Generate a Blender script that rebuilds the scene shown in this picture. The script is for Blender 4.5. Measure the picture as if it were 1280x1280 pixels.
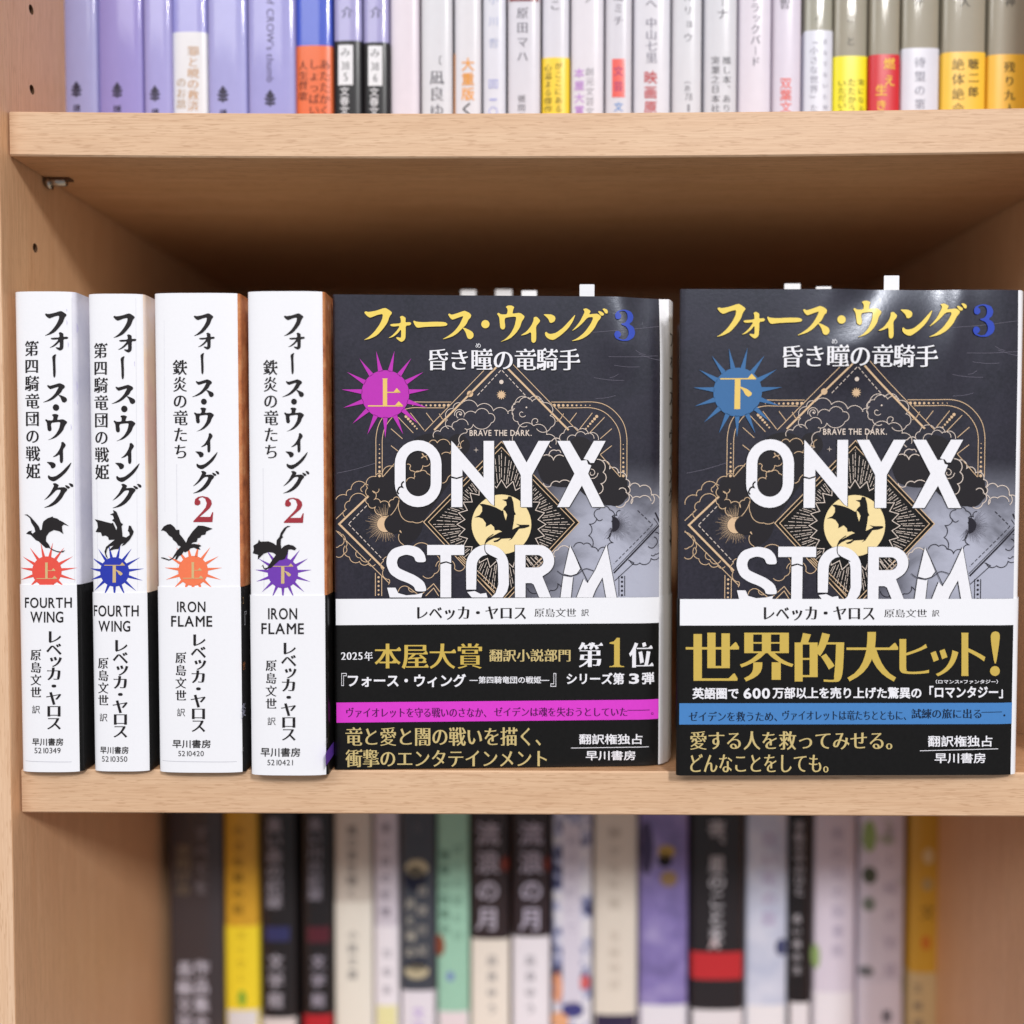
import bpy, bmesh, math, random
from mathutils import Vector, Matrix, noise
from mathutils.geometry import tessellate_polygon, interpolate_bezier, delaunay_2d_cdt

random.seed(7)
SC = bpy.context.scene
COL = SC.collection
for o in list(bpy.data.objects):
    bpy.data.objects.remove(o)

# ------------------------------------------------------------------ camera
F, VPX, VPY, DIST = 1200.0, 654.0, 597.0, 0.3158        # focal length and vanishing point in photo pixels
pitch = math.atan((640 - VPY) / F)
yaw = math.atan((VPX - 640) / F * math.cos(pitch))
sp, cp, sy, cy = math.sin(pitch), math.cos(pitch), math.sin(yaw), math.cos(yaw)
FW = Vector((-sy * cp, cy * cp, -sp))
RT = Vector((cy, sy, 0))
UP = Vector((-sy * sp, cy * sp, cp))
CAM = Vector((0, -DIST, 0))
cam_d = bpy.data.cameras.new('camera')
cam = bpy.data.objects.new('camera', cam_d)
COL.objects.link(cam)
cam.matrix_world = Matrix(((RT.x, UP.x, -FW.x, CAM.x), (RT.y, UP.y, -FW.y, CAM.y), (RT.z, UP.z, -FW.z, CAM.z), (0, 0, 0, 1)))
cam_d.sensor_width = 36
cam_d.lens = 36 * F / 1280
cam_d.clip_start = 0.01
cam_d.clip_end = 50
cam_d.dof.use_dof = True
cam_d.dof.focus_distance = DIST + 0.001
cam_d.dof.aperture_fstop = 2.9
SC.camera = cam

# ------------------------------------------------------------------ light
world = bpy.data.worlds.new('World')
SC.world = world
world.use_nodes = True
bg = world.node_tree.nodes['Background']
_n = world.node_tree
_tc = _n.nodes.new('ShaderNodeTexCoord')
_sp = _n.nodes.new('ShaderNodeSeparateXYZ')
_mr = _n.nodes.new('ShaderNodeMapRange')             # pale ceiling above, darker shop floor below
_mr.inputs['From Min'].default_value = -0.3
_mr.inputs['From Max'].default_value = 0.7
_mr.inputs['To Min'].default_value = 0.24
_mr.inputs['To Max'].default_value = 0.62
_n.links.new(_tc.outputs['Generated'], _sp.inputs[0])
_n.links.new(_sp.outputs['Z'], _mr.inputs['Value'])
_n.links.new(_mr.outputs[0], bg.inputs['Strength'])
bg.inputs['Color'].default_value = (0.97, 0.97, 1.0, 1)


def area_light(name, loc, target, sx, sz, power, color):
    d = bpy.data.lights.new(name, 'AREA')
    d.shape = 'RECTANGLE'
    d.size, d.size_y = sx, sz
    d.energy = power
    d.color = color
    o = bpy.data.objects.new(name, d)
    COL.objects.link(o)
    o.location = loc
    o.rotation_euler = (Vector(target) - Vector(loc)).to_track_quat('-Z', 'Y').to_euler()
    return o


area_light('room_light', (1.55, -4.30, 2.65), (0, 0, 0), 0.62, 0.72, 178, (1.0, 0.985, 0.97))
area_light('room_light', (-1.70, -4.10, 3.00), (0, 0, 0), 2.6, 1.8, 92, (1.0, 0.985, 0.97))  # broad soft fill, added to stand for wall and ceiling bounce
SC.view_settings.view_transform = 'Standard'
SC.view_settings.look = 'None'
SC.view_settings.exposure = 0
SC.view_settings.gamma = 1
SC.view_settings.use_curve_mapping = False
SC.render.engine = 'CYCLES'
SC.cycles.use_denoising = True
SC.cycles.max_bounces = 8


def ray(px, py):
    return FW + RT * ((px - 640) / F) - UP * ((py - 640) / F)


def at(px, py, Y):
    """world point seen at photo pixel (px, py) on the plane y = Y"""
    d = ray(px, py)
    return CAM + d * ((Y - CAM.y) / d.y)


# ------------------------------------------------------------------ materials
def lin(c):
    return tuple((v / 12.92 if v <= 0.04045 else ((v + 0.055) / 1.055) ** 2.4) for v in (x / 255 for x in c))


_mats = {}


def paint(rgb, rough=0.4, coat=0.0, speck=0.05, bump=0.0, scale=900.0, metal=0.0):
    """printed or coated paper: one ink colour with a faint mottled grain"""
    key = (tuple(rgb), rough, coat, speck, bump, scale, metal)
    if key in _mats:
        return _mats[key]
    m = bpy.data.materials.new('print_%d_%d_%d' % tuple(rgb))
    m.use_nodes = True
    nt = m.node_tree
    p = nt.nodes['Principled BSDF']
    c = lin(rgb)
    p.inputs['Roughness'].default_value = rough
    p.inputs['Metallic'].default_value = metal
    p.inputs['Specular IOR Level'].default_value = 0.2 if rough >= 0.4 else 0.3
    p.inputs['Coat Weight'].default_value = coat
    p.inputs['Coat Roughness'].default_value = 0.06 if coat >= 0.6 else 0.14
    tc = nt.nodes.new('ShaderNodeTexCoord')
    nz = nt.nodes.new('ShaderNodeTexNoise')
    nz.inputs['Scale'].default_value = scale
    nz.inputs['Detail'].default_value = 3
    nt.links.new(tc.outputs['Object'], nz.inputs['Vector'])
    mx = nt.nodes.new('ShaderNodeMix')
    mx.data_type = 'RGBA'
    mx.inputs[6].default_value = tuple(v * (1 - speck) for v in c) + (1,)
    mx.inputs[7].default_value = tuple(min(1, v * (1 + speck) + speck * 0.01) for v in c) + (1,)
    nt.links.new(nz.outputs['Fac'], mx.inputs[0])
    nt.links.new(mx.outputs[2], p.inputs['Base Color'])
    if bump:
        b = nt.nodes.new('ShaderNodeBump')
        b.inputs['Strength'].default_value = bump
        b.inputs['Distance'].default_value = 0.0002
        nt.links.new(nz.outputs['Fac'], b.inputs['Height'])
        nt.links.new(b.outputs['Normal'], p.inputs['Normal'])
    _mats[key] = m
    return m


def N(nt, kind, **kw):
    n = nt.nodes.new(kind)
    for k, v in kw.items():
        setattr(n, k, v)
    return n


def ramp(nt, src, stops):
    r = nt.nodes.new('ShaderNodeValToRGB')
    e = r.color_ramp.elements
    while len(e) < len(stops):
        e.new(0.5)
    for el, (p, c) in zip(e, stops):
        el.position = p
        el.color = c if len(c) == 4 else tuple(c) + (1,)
    nt.links.new(src, r.inputs['Fac'])
    return r.outputs['Color']


def mixc(nt, fac, a, b, mode='MIX'):
    m = nt.nodes.new('ShaderNodeMix')
    m.data_type = 'RGBA'
    m.blend_type = mode
    for sock, v in ((m.inputs[0], fac), (m.inputs[6], a), (m.inputs[7], b)):
        if hasattr(v, 'node'):
            nt.links.new(v, sock)
        elif isinstance(v, (int, float)):
            sock.default_value = v
        else:
            sock.default_value = tuple(v) + ((1,) if len(v) == 3 else ())
    return m.outputs[2]


def wood(name, axis, base, dark, light, rough=0.45, fleck=1.0):
    """beech laminate: pores and flecks drawn out along one axis ('X' or 'Z')"""
    m = bpy.data.materials.new(name)
    m.use_nodes = True
    nt = m.node_tree
    p = nt.nodes['Principled BSDF']
    tc = N(nt, 'ShaderNodeTexCoord')

    def noise_tex(along, across, detail, off=0.0):
        mp = N(nt, 'ShaderNodeMapping')
        mp.inputs['Scale'].default_value = (along, across, across) if axis == 'X' else (across, across, along)
        mp.inputs['Location'].default_value = (off, off * 1.7, off * 0.6)
        mp.inputs['Rotation'].default_value = (0, 0.035 if axis == 'X' else 0.02, 0)
        nt.links.new(tc.outputs['Object'], mp.inputs['Vector'])
        t = N(nt, 'ShaderNodeTexNoise')
        t.inputs['Scale'].default_value = 1
        t.inputs['Detail'].default_value = detail
        t.inputs['Roughness'].default_value = 0.6
        nt.links.new(mp.outputs['Vector'], t.inputs['Vector'])
        return t.outputs['Fac']
    broad = noise_tex(9, 190, 3)
    fine = noise_tex(60, 1900, 2, 3.0)
    flk = noise_tex(190, 2000, 1, 11.0)
    c = mixc(nt, ramp(nt, broad, [(0.3, (0, 0, 0)), (0.72, (1, 1, 1))]), lin(base), lin(light))
    c = mixc(nt, ramp(nt, fine, [(0.42, (0, 0, 0)), (0.74, (0.5, 0.5, 0.5))]), c, lin(dark))
    c = mixc(nt, ramp(nt, flk, [(0.58, (0, 0, 0)), (0.70, (0.6 * fleck, 0.6 * fleck, 0.6 * fleck))]), c, lin(dark))
    nt.links.new(c, p.inputs['Base Color'])
    p.inputs['Roughness'].default_value = rough
    p.inputs['Specular IOR Level'].default_value = 0.35
    b = N(nt, 'ShaderNodeBump')
    b.inputs['Strength'].default_value = 0.12
    b.inputs['Distance'].default_value = 0.0003
    nt.links.new(fine, b.inputs['Height'])
    nt.links.new(b.outputs['Normal'], p.inputs['Normal'])
    return m


WOOD_EDGE = wood('beech_edge', 'X', (214, 176, 142), (186, 145, 112), (221, 186, 153))
WOOD_BOARD = wood('beech_board', 'X', (202, 154, 112), (158, 110, 76), (214, 168, 128), fleck=0.9)
WOOD_PANEL = wood('beech_panel', 'Z', (223, 175, 134), (196, 147, 108), (230, 186, 146), fleck=0.7)
WOOD_STRIP = wood('beech_strip', 'Z', (222, 184, 150), (198, 156, 122), (228, 194, 164))
HOLE_DARK = paint((92, 66, 48), 0.9)
METAL = paint((190, 185, 178), 0.3, metal=1.0)
PAGES = paint((226, 214, 190), 0.8, speck=0.12, scale=2500)
WHITE = paint((238, 238, 243), 0.32, 0.25, 0.02, 0.03)
WHITE_BAND = paint((236, 236, 241), 0.35, 0.15, 0.015)
BLACK = paint((9, 8, 8), 0.36, 0.12, 0.3)
INK = paint((36, 33, 35), 0.4, 0.1)
INK_BROWN = paint((44, 34, 34), 0.4, 0.1)


def bumped_cover(name, stops, scale, rough=0.35, coat=0.3):
    m = bpy.data.materials.new(name)
    m.use_nodes = True
    nt = m.node_tree
    p = nt.nodes['Principled BSDF']
    tc = N(nt, 'ShaderNodeTexCoord')
    t = N(nt, 'ShaderNodeTexNoise')
    t.inputs['Scale'].default_value = scale
    t.inputs['Detail'].default_value = 6
    t.inputs['Roughness'].default_value = 0.65
    nt.links.new(tc.outputs['Object'], t.inputs['Vector'])
    nt.links.new(ramp(nt, t.outputs['Fac'], [(q, lin(c)) for q, c in stops]), p.inputs['Base Color'])
    p.inputs['Roughness'].default_value = rough
    p.inputs['Coat Weight'].default_value = coat
    return m


RUST = bumped_cover('rust_cover', [(0.25, (130, 70, 42)), (0.5, (196, 120, 72)), (0.75, (224, 170, 118))], 160)
PINK_COVER = bumped_cover('pink_cover', [(0.3, (226, 180, 176)), (0.5, (240, 214, 190)), (0.7, (236, 224, 226))], 22)
PALE_COVER = bumped_cover('pale_cover', [(0.3, (206, 206, 224)), (0.6, (232, 230, 240))], 30)


def charcoal_cover():
    """dark leather-like print with pale smoke printed over its lower right"""
    m = bpy.data.materials.new('charcoal_cover')
    m.use_nodes = True
    nt = m.node_tree
    p = nt.nodes['Principled BSDF']
    tc = N(nt, 'ShaderNodeTexCoord')
    obj = tc.outputs['Object']

    def tex(scale, detail=5, rough=0.6, dist=0.0, sx=1.0, sz=1.0, off=0.0, rot=0.0):
        mp = N(nt, 'ShaderNodeMapping')
        mp.inputs['Scale'].default_value = (sx, 1, sz)
        mp.inputs['Rotation'].default_value = (0, rot, 0)
        mp.inputs['Location'].default_value = (off, 0, off)
        nt.links.new(obj, mp.inputs['Vector'])
        t = N(nt, 'ShaderNodeTexNoise')
        t.inputs['Scale'].default_value = scale
        t.inputs['Detail'].default_value = detail
        t.inputs['Roughness'].default_value = rough
        t.inputs['Distortion'].default_value = dist
        nt.links.new(mp.outputs['Vector'], t.inputs['Vector'])
        return t.outputs['Fac']
    grain = tex(900, 4, 0.7)
    mott = tex(60, 6, 0.6, 0.5)
    base = mixc(nt, ramp(nt, mott, [(0.3, (0, 0, 0)), (0.75, (1, 1, 1))]), lin((23, 20, 25)), lin((43, 37, 47)))
    base = mixc(nt, ramp(nt, grain, [(0.35, (0, 0, 0)), (0.75, (0.6, 0.6, 0.6))]), base, lin((56, 51, 62)))
    # thin crack lines of the leather
    v = N(nt, 'ShaderNodeTexVoronoi')
    v.feature = 'DISTANCE_TO_EDGE'
    v.inputs['Scale'].default_value = 210
    nt.links.new(obj, v.inputs['Vector'])
    base = mixc(nt, ramp(nt, v.outputs['Distance'], [(0.0, (0.22, 0.22, 0.22)), (0.06, (0, 0, 0))]), base, lin((28, 26, 34)))
    # smoke: mask grows towards the lower right corner of the picture
    sep = N(nt, 'ShaderNodeSeparateXYZ')
    nt.links.new(obj, sep.inputs[0])

    def maprange(src, a, b):
        r = N(nt, 'ShaderNodeMapRange')
        r.interpolation_type = 'SMOOTHSTEP'
        r.inputs['From Min'].default_value = a
        r.inputs['From Max'].default_value = b
        nt.links.new(src, r.inputs['Value'])
        return r.outputs[0]

    def math_(op, a, b):
        n = N(nt, 'ShaderNodeMath', operation=op)
        for i, s in enumerate((a, b)):
            if hasattr(s, 'node'):
                nt.links.new(s, n.inputs[i])
            else:
                n.inputs[i].default_value = s
        return n.outputs[0]
    mx = maprange(sep.outputs['X'], 0.054, 0.090)
    mz = maprange(sep.outputs['Z'], 0.104, 0.082)
    mk = math_('MULTIPLY', mx, mz)
    smoke = tex(24, 6, 0.6, 0.9, 1.0, 1.6, 0.3, 0.7)
    sm = math_('MULTIPLY', mk, maprange(smoke, 0.14, 0.60))
    base = mixc(nt, sm, base, lin((186, 184, 197)))
    nt.links.new(base, p.inputs['Base Color'])
    p.inputs['Roughness'].default_value = 0.30
    p.inputs['Specular Tint'].default_value = (0.66, 0.76, 1, 1)
    p.inputs['Specular IOR Level'].default_value = 0.36
    p.inputs['Coat Weight'].default_value = 0.85
    p.inputs['Coat Roughness'].default_value = 0.22
    p.inputs['Coat Tint'].default_value = (0.9, 0.95, 1, 1)
    b = N(nt, 'ShaderNodeBump')
    b.inputs['Strength'].default_value = 0.25
    b.inputs['Distance'].default_value = 0.0001
    nt.links.new(grain, b.inputs['Height'])
    nt.links.new(b.outputs['Normal'], p.inputs['Normal'])
    nt.links.new(b.outputs['Normal'], p.inputs['Coat Normal'])
    return m


CHARCOAL = charcoal_cover()


# ------------------------------------------------------------------ object helpers
def thing(name, label, cat, loc, group=None):
    o = bpy.data.objects.new(name, None)
    o.empty_display_size = 0.01
    COL.objects.link(o)
    o.location = loc
    o['label'] = label
    o['category'] = cat
    if group:
        o['group'] = group
    return o


def link_mesh(name, me, parent, mats, label=None):
    o = bpy.data.objects.new(name, me)
    COL.objects.link(o)
    for m in mats:
        me.materials.append(m)
    if parent is not None:
        o.parent = parent
    if label:
        o['label'] = label
    return o


def world_base(o):
    v = Vector((0, 0, 0))
    while o is not None:
        v = v + o.location
        o = o.parent
    return v


def box_bm(bm, lo, hi, bevel=0.0, mi=0):
    r = bmesh.ops.create_cube(bm, size=1)
    vs = r['verts']
    for v in vs:
        v.co = Vector(((lo[i] + hi[i]) / 2 + v.co[i] * (hi[i] - lo[i]) for i in range(3)))
    fs = set(f for v in vs for f in v.link_faces)
    for f in fs:
        f.material_index = mi
    if bevel:
        bmesh.ops.bevel(bm, geom=list(set(e for v in vs for e in v.link_edges)), offset=bevel, segments=2, affect='EDGES', profile=0.5)


def finish(bm, name, parent, mats, smooth=False, label=None, base=None):
    if base is None:
        base = world_base(parent) if parent is not None else Vector((0, 0, 0))
    bmesh.ops.translate(bm, verts=bm.verts, vec=-base)
    me = bpy.data.meshes.new(name)
    bm.to_mesh(me)
    bm.free()
    for p in me.polygons:
        p.use_smooth = smooth
    return link_mesh(name, me, parent, mats, label)


# ------------------------------------------------------------------ lettering
_tmp = bpy.data.curves.new('glyph', 'FONT')
_tmpo = bpy.data.objects.new('glyph', _tmp)
COL.objects.link(_tmpo)
STYLES = {  # extra stroke width across x and y (em), serif triangles
    'got': (0.0, 0.0, False), 'gob': (0.016, 0.014, False), 'gox': (0.030, 0.024, False), 'gol': (-0.012, -0.012, False),
    'min': (0.010, -0.016, True), 'minb': (0.026, -0.008, True), 'minx': (0.040, -0.016, True)}
_glyphs = {}


def outlines(ch):
    _tmp.body = ch
    dg = bpy.context.evaluated_depsgraph_get()
    cu = _tmpo.evaluated_get(dg).to_curve(dg)
    res = []
    for s in cu.splines:
        pts = []
        bp = s.bezier_points
        n = len(bp)
        for i in range(n):
            a, b = bp[i], bp[(i + 1) % n]
            ca, ha, hb, cb = a.co, a.handle_right, b.handle_left, b.co
            chord = cb - ca
            L = chord.length
            if L < 1e-6:
                continue
            dev = max(((ha - ca) - chord * ((ha - ca).dot(chord) / (L * L))).length, ((hb - ca) - chord * ((hb - ca).dot(chord) / (L * L))).length)
            k = 1 if dev < 0.002 else 5
            seg = interpolate_bezier(ca, ha, hb, cb, k + 1)
            pts += [(p.x, p.y) for p in seg[:-1]]
        if len(pts) > 2:
            res.append(pts)
    _tmpo.evaluated_get(dg).to_curve_clear()
    return res


def area2(p):
    return sum(p[i][0] * p[(i + 1) % len(p)][1] - p[(i + 1) % len(p)][0] * p[i][1] for i in range(len(p)))


def restroke(conts, dx, dy, serif):
    if not conts:
        return conts, []
    sgn = 1 if max((area2(c) for c in conts), key=abs) > 0 else -1
    out, extra = [], []
    for c in conts:
        n = len(c)
        dirs, lens = [], []
        for i in range(n):
            ex, ey = c[(i + 1) % n][0] - c[i][0], c[(i + 1) % n][1] - c[i][1]
            L = math.hypot(ex, ey) or 1e-9
            dirs.append((ex / L, ey / L))
            lens.append(L)
        nw = []
        for i in range(n):
            n1 = (sgn * dirs[i - 1][1], -sgn * dirs[i - 1][0])
            n2 = (sgn * dirs[i][1], -sgn * dirs[i][0])
            o1 = dx * n1[0] ** 2 + dy * n1[1] ** 2
            o2 = dx * n2[0] ** 2 + dy * n2[1] ** 2
            det = n1[0] * n2[1] - n1[1] * n2[0]
            if abs(det) < 0.35:
                mx, my = n1[0] + n2[0], n1[1] + n2[1]
                L = math.hypot(mx, my) or 1
                d = (mx / L * (o1 + o2) / 2, my / L * (o1 + o2) / 2)
            else:
                d = ((o1 * n2[1] - o2 * n1[1]) / det, (n1[0] * o2 - n2[0] * o1) / det)
            k = math.hypot(*d)
            lim = 2.2 * max(abs(dx), abs(dy), 1e-6)
            if k > lim:
                d = (d[0] * lim / k, d[1] * lim / k)
            nw.append((c[i][0] + d[0], c[i][1] + d[1]))
        if serif:
            for i in range(n):
                nx = sgn * dirs[i][1]
                cr = [dirs[j - 1][0] * dirs[j % n][1] - dirs[j - 1][1] * dirs[j % n][0] for j in (i, i + 1)]
                if min(sgn * q for q in cr) > 0.5 and nx > 0.93 and 0.03 < lens[i] < 0.13 and abs(dirs[i - 1][1]) < 0.25 and abs(dirs[(i + 1) % n][1]) < 0.25 \
                        and lens[i - 1] > 0.12 and lens[(i + 1) % n] > 0.12:
                    a, b = nw[i], nw[(i + 1) % n]
                    x = max(a[0], b[0])
                    yt, yb = max(a[1], b[1]), min(a[1], b[1])
                    extra.append([(x - 0.15, yt - 0.004), (x + 0.02, yb), (x + 0.025, yt), (x - 0.03, yt + 0.085), (x - 0.055, yt + 0.08)])
        out.append(nw)
    return out, extra


def tess(conts):
    tri = tessellate_polygon([[Vector((x, y, 0)) for x, y in c] for c in conts])
    flat = [p for c in conts for p in c]
    return flat, [tuple(t) for t in tri]


def winding(x, y, conts):
    w = 0
    for c in conts:
        x1, y1 = c[-1]
        for x2, y2 in c:
            if y1 <= y:
                if y2 > y and (x2 - x1) * (y - y1) - (x - x1) * (y2 - y1) > 0:
                    w += 1
            elif y2 <= y and (x2 - x1) * (y - y1) - (x - x1) * (y2 - y1) < 0:
                w -= 1
            x1, y1 = x2, y2
    return w


def fill_nonzero(conts):
    """triangles of possibly overlapping outlines, filled where the winding is that of the ink"""
    sgn = 1 if max((area2(c) for c in conts), key=abs) > 0 else -1
    pts, edges = [], []
    for c in conts:
        k = len(pts)
        pts += [Vector(p) for p in c]
        edges += [(k + i, k + (i + 1) % len(c)) for i in range(len(c))]
    r = delaunay_2d_cdt(pts, edges, [], 0, 1e-6)
    v = [(p.x, p.y) for p in r[0]]
    f = []
    for t in r[2]:
        cx = sum(v[i][0] for i in t) / len(t)
        cy_ = sum(v[i][1] for i in t) / len(t)
        if winding(cx, cy_, conts) * sgn > 0:
            f.append(tuple(t))
    return v, f


def glyph(ch, style):
    """(verts, faces, x0, x1, advance) of one character in em units"""
    key = (ch, style)
    if key in _glyphs:
        return _glyphs[key]
    dx, dy, serif = STYLES[style]
    conts = outlines(ch)
    han = ord(ch) >= 0x4E00
    if dx or dy:
        conts, extra = restroke(conts, dx, dy, serif and han)
    else:
        extra = []
    if conts:
        sgn = 1 if max((area2(c) for c in conts), key=abs) > 0 else -1
        conts = conts + [e if area2(e) * sgn > 0 else e[::-1] for e in extra]
    v, f = fill_nonzero(conts) if conts else ([], [])
    x0 = min((p[0] for p in v), default=0)
    x1 = max((p[0] for p in v), default=0.4)
    wide = ord(ch) > 0x2E00
    _glyphs[key] = (v, f, x0, x1, 1.0 if wide else (x1 + 0.07))
    return _glyphs[key]


def smooth_poly(pts, k=1):
    for _ in range(k):
        q = []
        n = len(pts)
        for i in range(n):
            a, b = pts[i], pts[(i + 1) % n]
            q += [(a[0] * 0.8 + b[0] * 0.2, a[1] * 0.8 + b[1] * 0.2), (a[0] * 0.2 + b[0] * 0.8, a[1] * 0.2 + b[1] * 0.8)]
        pts = q
    return pts


def catmull(pts, k=5):
    out = []
    n = len(pts)
    for i in range(n - 1):
        p0, p1, p2, p3 = pts[max(i - 1, 0)], pts[i], pts[i + 1], pts[min(i + 2, n - 1)]
        for j in range(k):
            t = j / k
            out.append(tuple(0.5 * (2 * p1[a] + (p2[a] - p0[a]) * t + (2 * p0[a] - 5 * p1[a] + 4 * p2[a] - p3[a]) * t * t
                                    + (3 * p1[a] - p0[a] - 3 * p2[a] + p3[a]) * t ** 3) for a in (0, 1)))
    out.append(pts[-1])
    return out


class Art:
    """flat print: shapes given in photo pixels are turned into surface coordinates by P, then laid on a surface"""

    def __init__(self, P):
        self.P = P
        self.items = []          # (material, layer, verts, faces)

    def add(self, mat, verts, faces, layer):
        self.items.append((mat, layer, [self.P(*v) for v in verts], faces))

    def poly(self, mat, pts, layer=1, holes=()):
        v, f = tess([pts] + list(holes))
        self.add(mat, v, f, layer)

    def disc(self, mat, x, y, r, layer=1, n=20, ry=None):
        ry = ry or r
        self.poly(mat, [(x + r * math.cos(6.2832 * i / n), y + ry * math.sin(6.2832 * i / n)) for i in range(n)], layer)

    def line(self, mat, pts, w, layer=1, closed=False):
        n = len(pts)
        v, f = [], []
        for i in range(n):
            a = pts[i - 1] if (i > 0 or closed) else pts[0]
            b = pts[(i + 1) % n] if (i < n - 1 or closed) else pts[-1]
            p = pts[i]
            d1 = (p[0] - a[0], p[1] - a[1])
            d2 = (b[0] - p[0], b[1] - p[1])
            l1, l2 = math.hypot(*d1), math.hypot(*d2)
            u1 = (d1[0] / l1, d1[1] / l1) if l1 > 1e-9 else None
            u2 = (d2[0] / l2, d2[1] / l2) if l2 > 1e-9 else None
            u1, u2 = u1 or u2 or (1, 0), u2 or u1 or (1, 0)
            mx, my = -(u1[1] + u2[1]), u1[0] + u2[0]
            L = math.hypot(mx, my)
            if L < 1e-6:
                mx, my, L = -u1[1], u1[0], 1
            mx, my = mx / L, my / L
            c = max(0.45, mx * -u1[1] + my * u1[0])
            ww = (w[i] if isinstance(w, (list, tuple)) else w) / 2 / c
            v += [(p[0] + mx * ww, p[1] + my * ww), (p[0] - mx * ww, p[1] - my * ww)]
        for i in range(n if closed else n - 1):
            j = (i + 1) % n
            f.append((2 * i, 2 * j, 2 * j + 1, 2 * i + 1))
        self.add(mat, v, f, layer)

    def dashes(self, mat, a, b, w, dash, gap, layer=1):
        L = math.hypot(b[0] - a[0], b[1] - a[1])
        t = 0
        while t < L:
            e = min(t + dash, L)
            self.line(mat, [(a[0] + (b[0] - a[0]) * q / L, a[1] + (b[1] - a[1]) * q / L) for q in (t, e)], w, layer)
            t = e + gap

    def htext(self, mat, s, x0, x1, y0, y1, style='got', layer=2, fit_y=True):
        run, pen = [], 0.0
        for ch in s:
            if ch == ' ':
                pen += 0.35
                continue
            if ch == '\u3000':
                pen += 0.6
                continue
            g = glyph(ch, style)
            if ch == '『' or ch == '「':
                pen -= 0.45
            run.append((g, pen))
            pen += g[4]
            if ch in '、。』」' and ch != s[-1]:
                pen -= 0.35
        xs = [(p[0] + pen_) for g, pen_ in run for p in g[0]]
        ys = [p[1] for g, _ in run for p in g[0]]
        X0, X1, Y0, Y1 = min(xs), max(xs), min(ys), max(ys)
        kx = (x1 - x0) / (X1 - X0)
        ky = (y1 - y0) / (Y1 - Y0)
        for g, pen_ in run:
            self.add(mat, [(x0 + (p[0] + pen_ - X0) * kx, y1 - (p[1] - Y0) * ky) for p in g[0]], g[1], layer)

    def vtext(self, mat, s, xc, w, y0, y1, style='min', layer=2, lean=0.0, hh=None):
        n = len(s)
        pitch = (y1 - y0) / n
        for i, ch in enumerate(s):
            if ch in ' \u3000':
                continue
            g = glyph(ch, style)
            cyy = y0 + (i + 0.5) * pitch
            pts = []
            for (x, y) in g[0]:
                x, y = x - 0.5, y - 0.37
                if ch in 'ー―「」（）〈〉':
                    x, y = y, -x
                elif ch in 'ァィゥェォッャュョ':
                    x, y = x + 0.1, y + 0.1
                elif ch in '、。':
                    x, y = x + 0.6, y + 0.6
                pts.append((xc + x * w + lean * (cyy - y0), cyy - y * (hh or min(w, pitch))))
            self.add(mat, pts, g[1], layer)

    def rtext(self, mat, s, xc, h, y0, y1, style='got', layer=2):
        """line of Latin text turned a quarter clockwise, reading downwards"""
        run, pen = [], 0.0
        for ch in s:
            if ch == ' ':
                pen += 0.3
                continue
            g = glyph(ch, style)
            run.append((g, pen))
            pen += g[4]
        k = (y1 - y0) / pen
        for g, p_ in run:
            self.add(mat, [(xc + (y - 0.33) * h, y0 + (x + p_) * k) for x, y in g[0]], g[1], layer)

    def build(self, name, parent, place, cuts_a=(), cuts_b=(), normal=None, label=None, clip=None):
        """place(a, b, layer) -> world point"""
        mats, bm = [], bmesh.new()
        lay = bm.faces.layers.int.new('lay')
        for mat, layer, vs, fs in self.items:
            if mat not in mats:
                mats.append(mat)
            mi = mats.index(mat)
            bv = [bm.verts.new((a, b, 0)) for a, b in vs]
            for f in fs:
                if len(set(f)) < 3:
                    continue
                try:
                    q = bm.faces.new([bv[i] for i in f])
                except ValueError:
                    continue
                q.material_index = mi
                q[lay] = layer
        bmesh.ops.delete(bm, geom=[v for v in bm.verts if not v.link_faces], context='VERTS')
        for axis, cuts in ((0, cuts_a), (1, cuts_b)):
            for c in cuts:
                co = Vector((c, 0, 0)) if axis == 0 else Vector((0, c, 0))
                no = Vector((1, 0, 0)) if axis == 0 else Vector((0, 1, 0))
                bmesh.ops.bisect_plane(bm, geom=bm.verts[:] + bm.edges[:] + bm.faces[:], plane_co=co, plane_no=no, dist=1e-8)
        if clip:
            for co, no in (((clip[0], 0, 0), (-1, 0, 0)), ((clip[1], 0, 0), (1, 0, 0)), ((0, clip[2], 0), (0, -1, 0)), ((0, clip[3], 0), (0, 1, 0))):
                bmesh.ops.bisect_plane(bm, geom=bm.verts[:] + bm.edges[:] + bm.faces[:], plane_co=co, plane_no=no, dist=1e-8, clear_outer=True)
        base = world_base(parent)
        norms = []
        for v in bm.verts:
            l = v.link_faces[0][lay] if v.link_faces else 1
            a, b = v.co.x, v.co.y
            if normal:
                norms.append(normal(a, b))
            v.co = place(a, b, l) - base
        # faces look towards the viewer side of the surface
        for f in bm.faces:
            f.normal_update()
        bm.verts.index_update()
        ref = normal(0, 0) if normal else Vector((0, -1, 0))
        flip = [f for f in bm.faces if f.normal.dot(ref) < 0]
        if flip:
            bmesh.ops.reverse_faces(bm, faces=flip)
        me = bpy.data.meshes.new(name)
        bm.to_mesh(me)
        bm.free()
        if normal:
            for p in me.polygons:
                p.use_smooth = True
            me.normals_split_custom_set_from_vertices(norms)
        return link_mesh(name, me, parent, mats, label)


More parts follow.
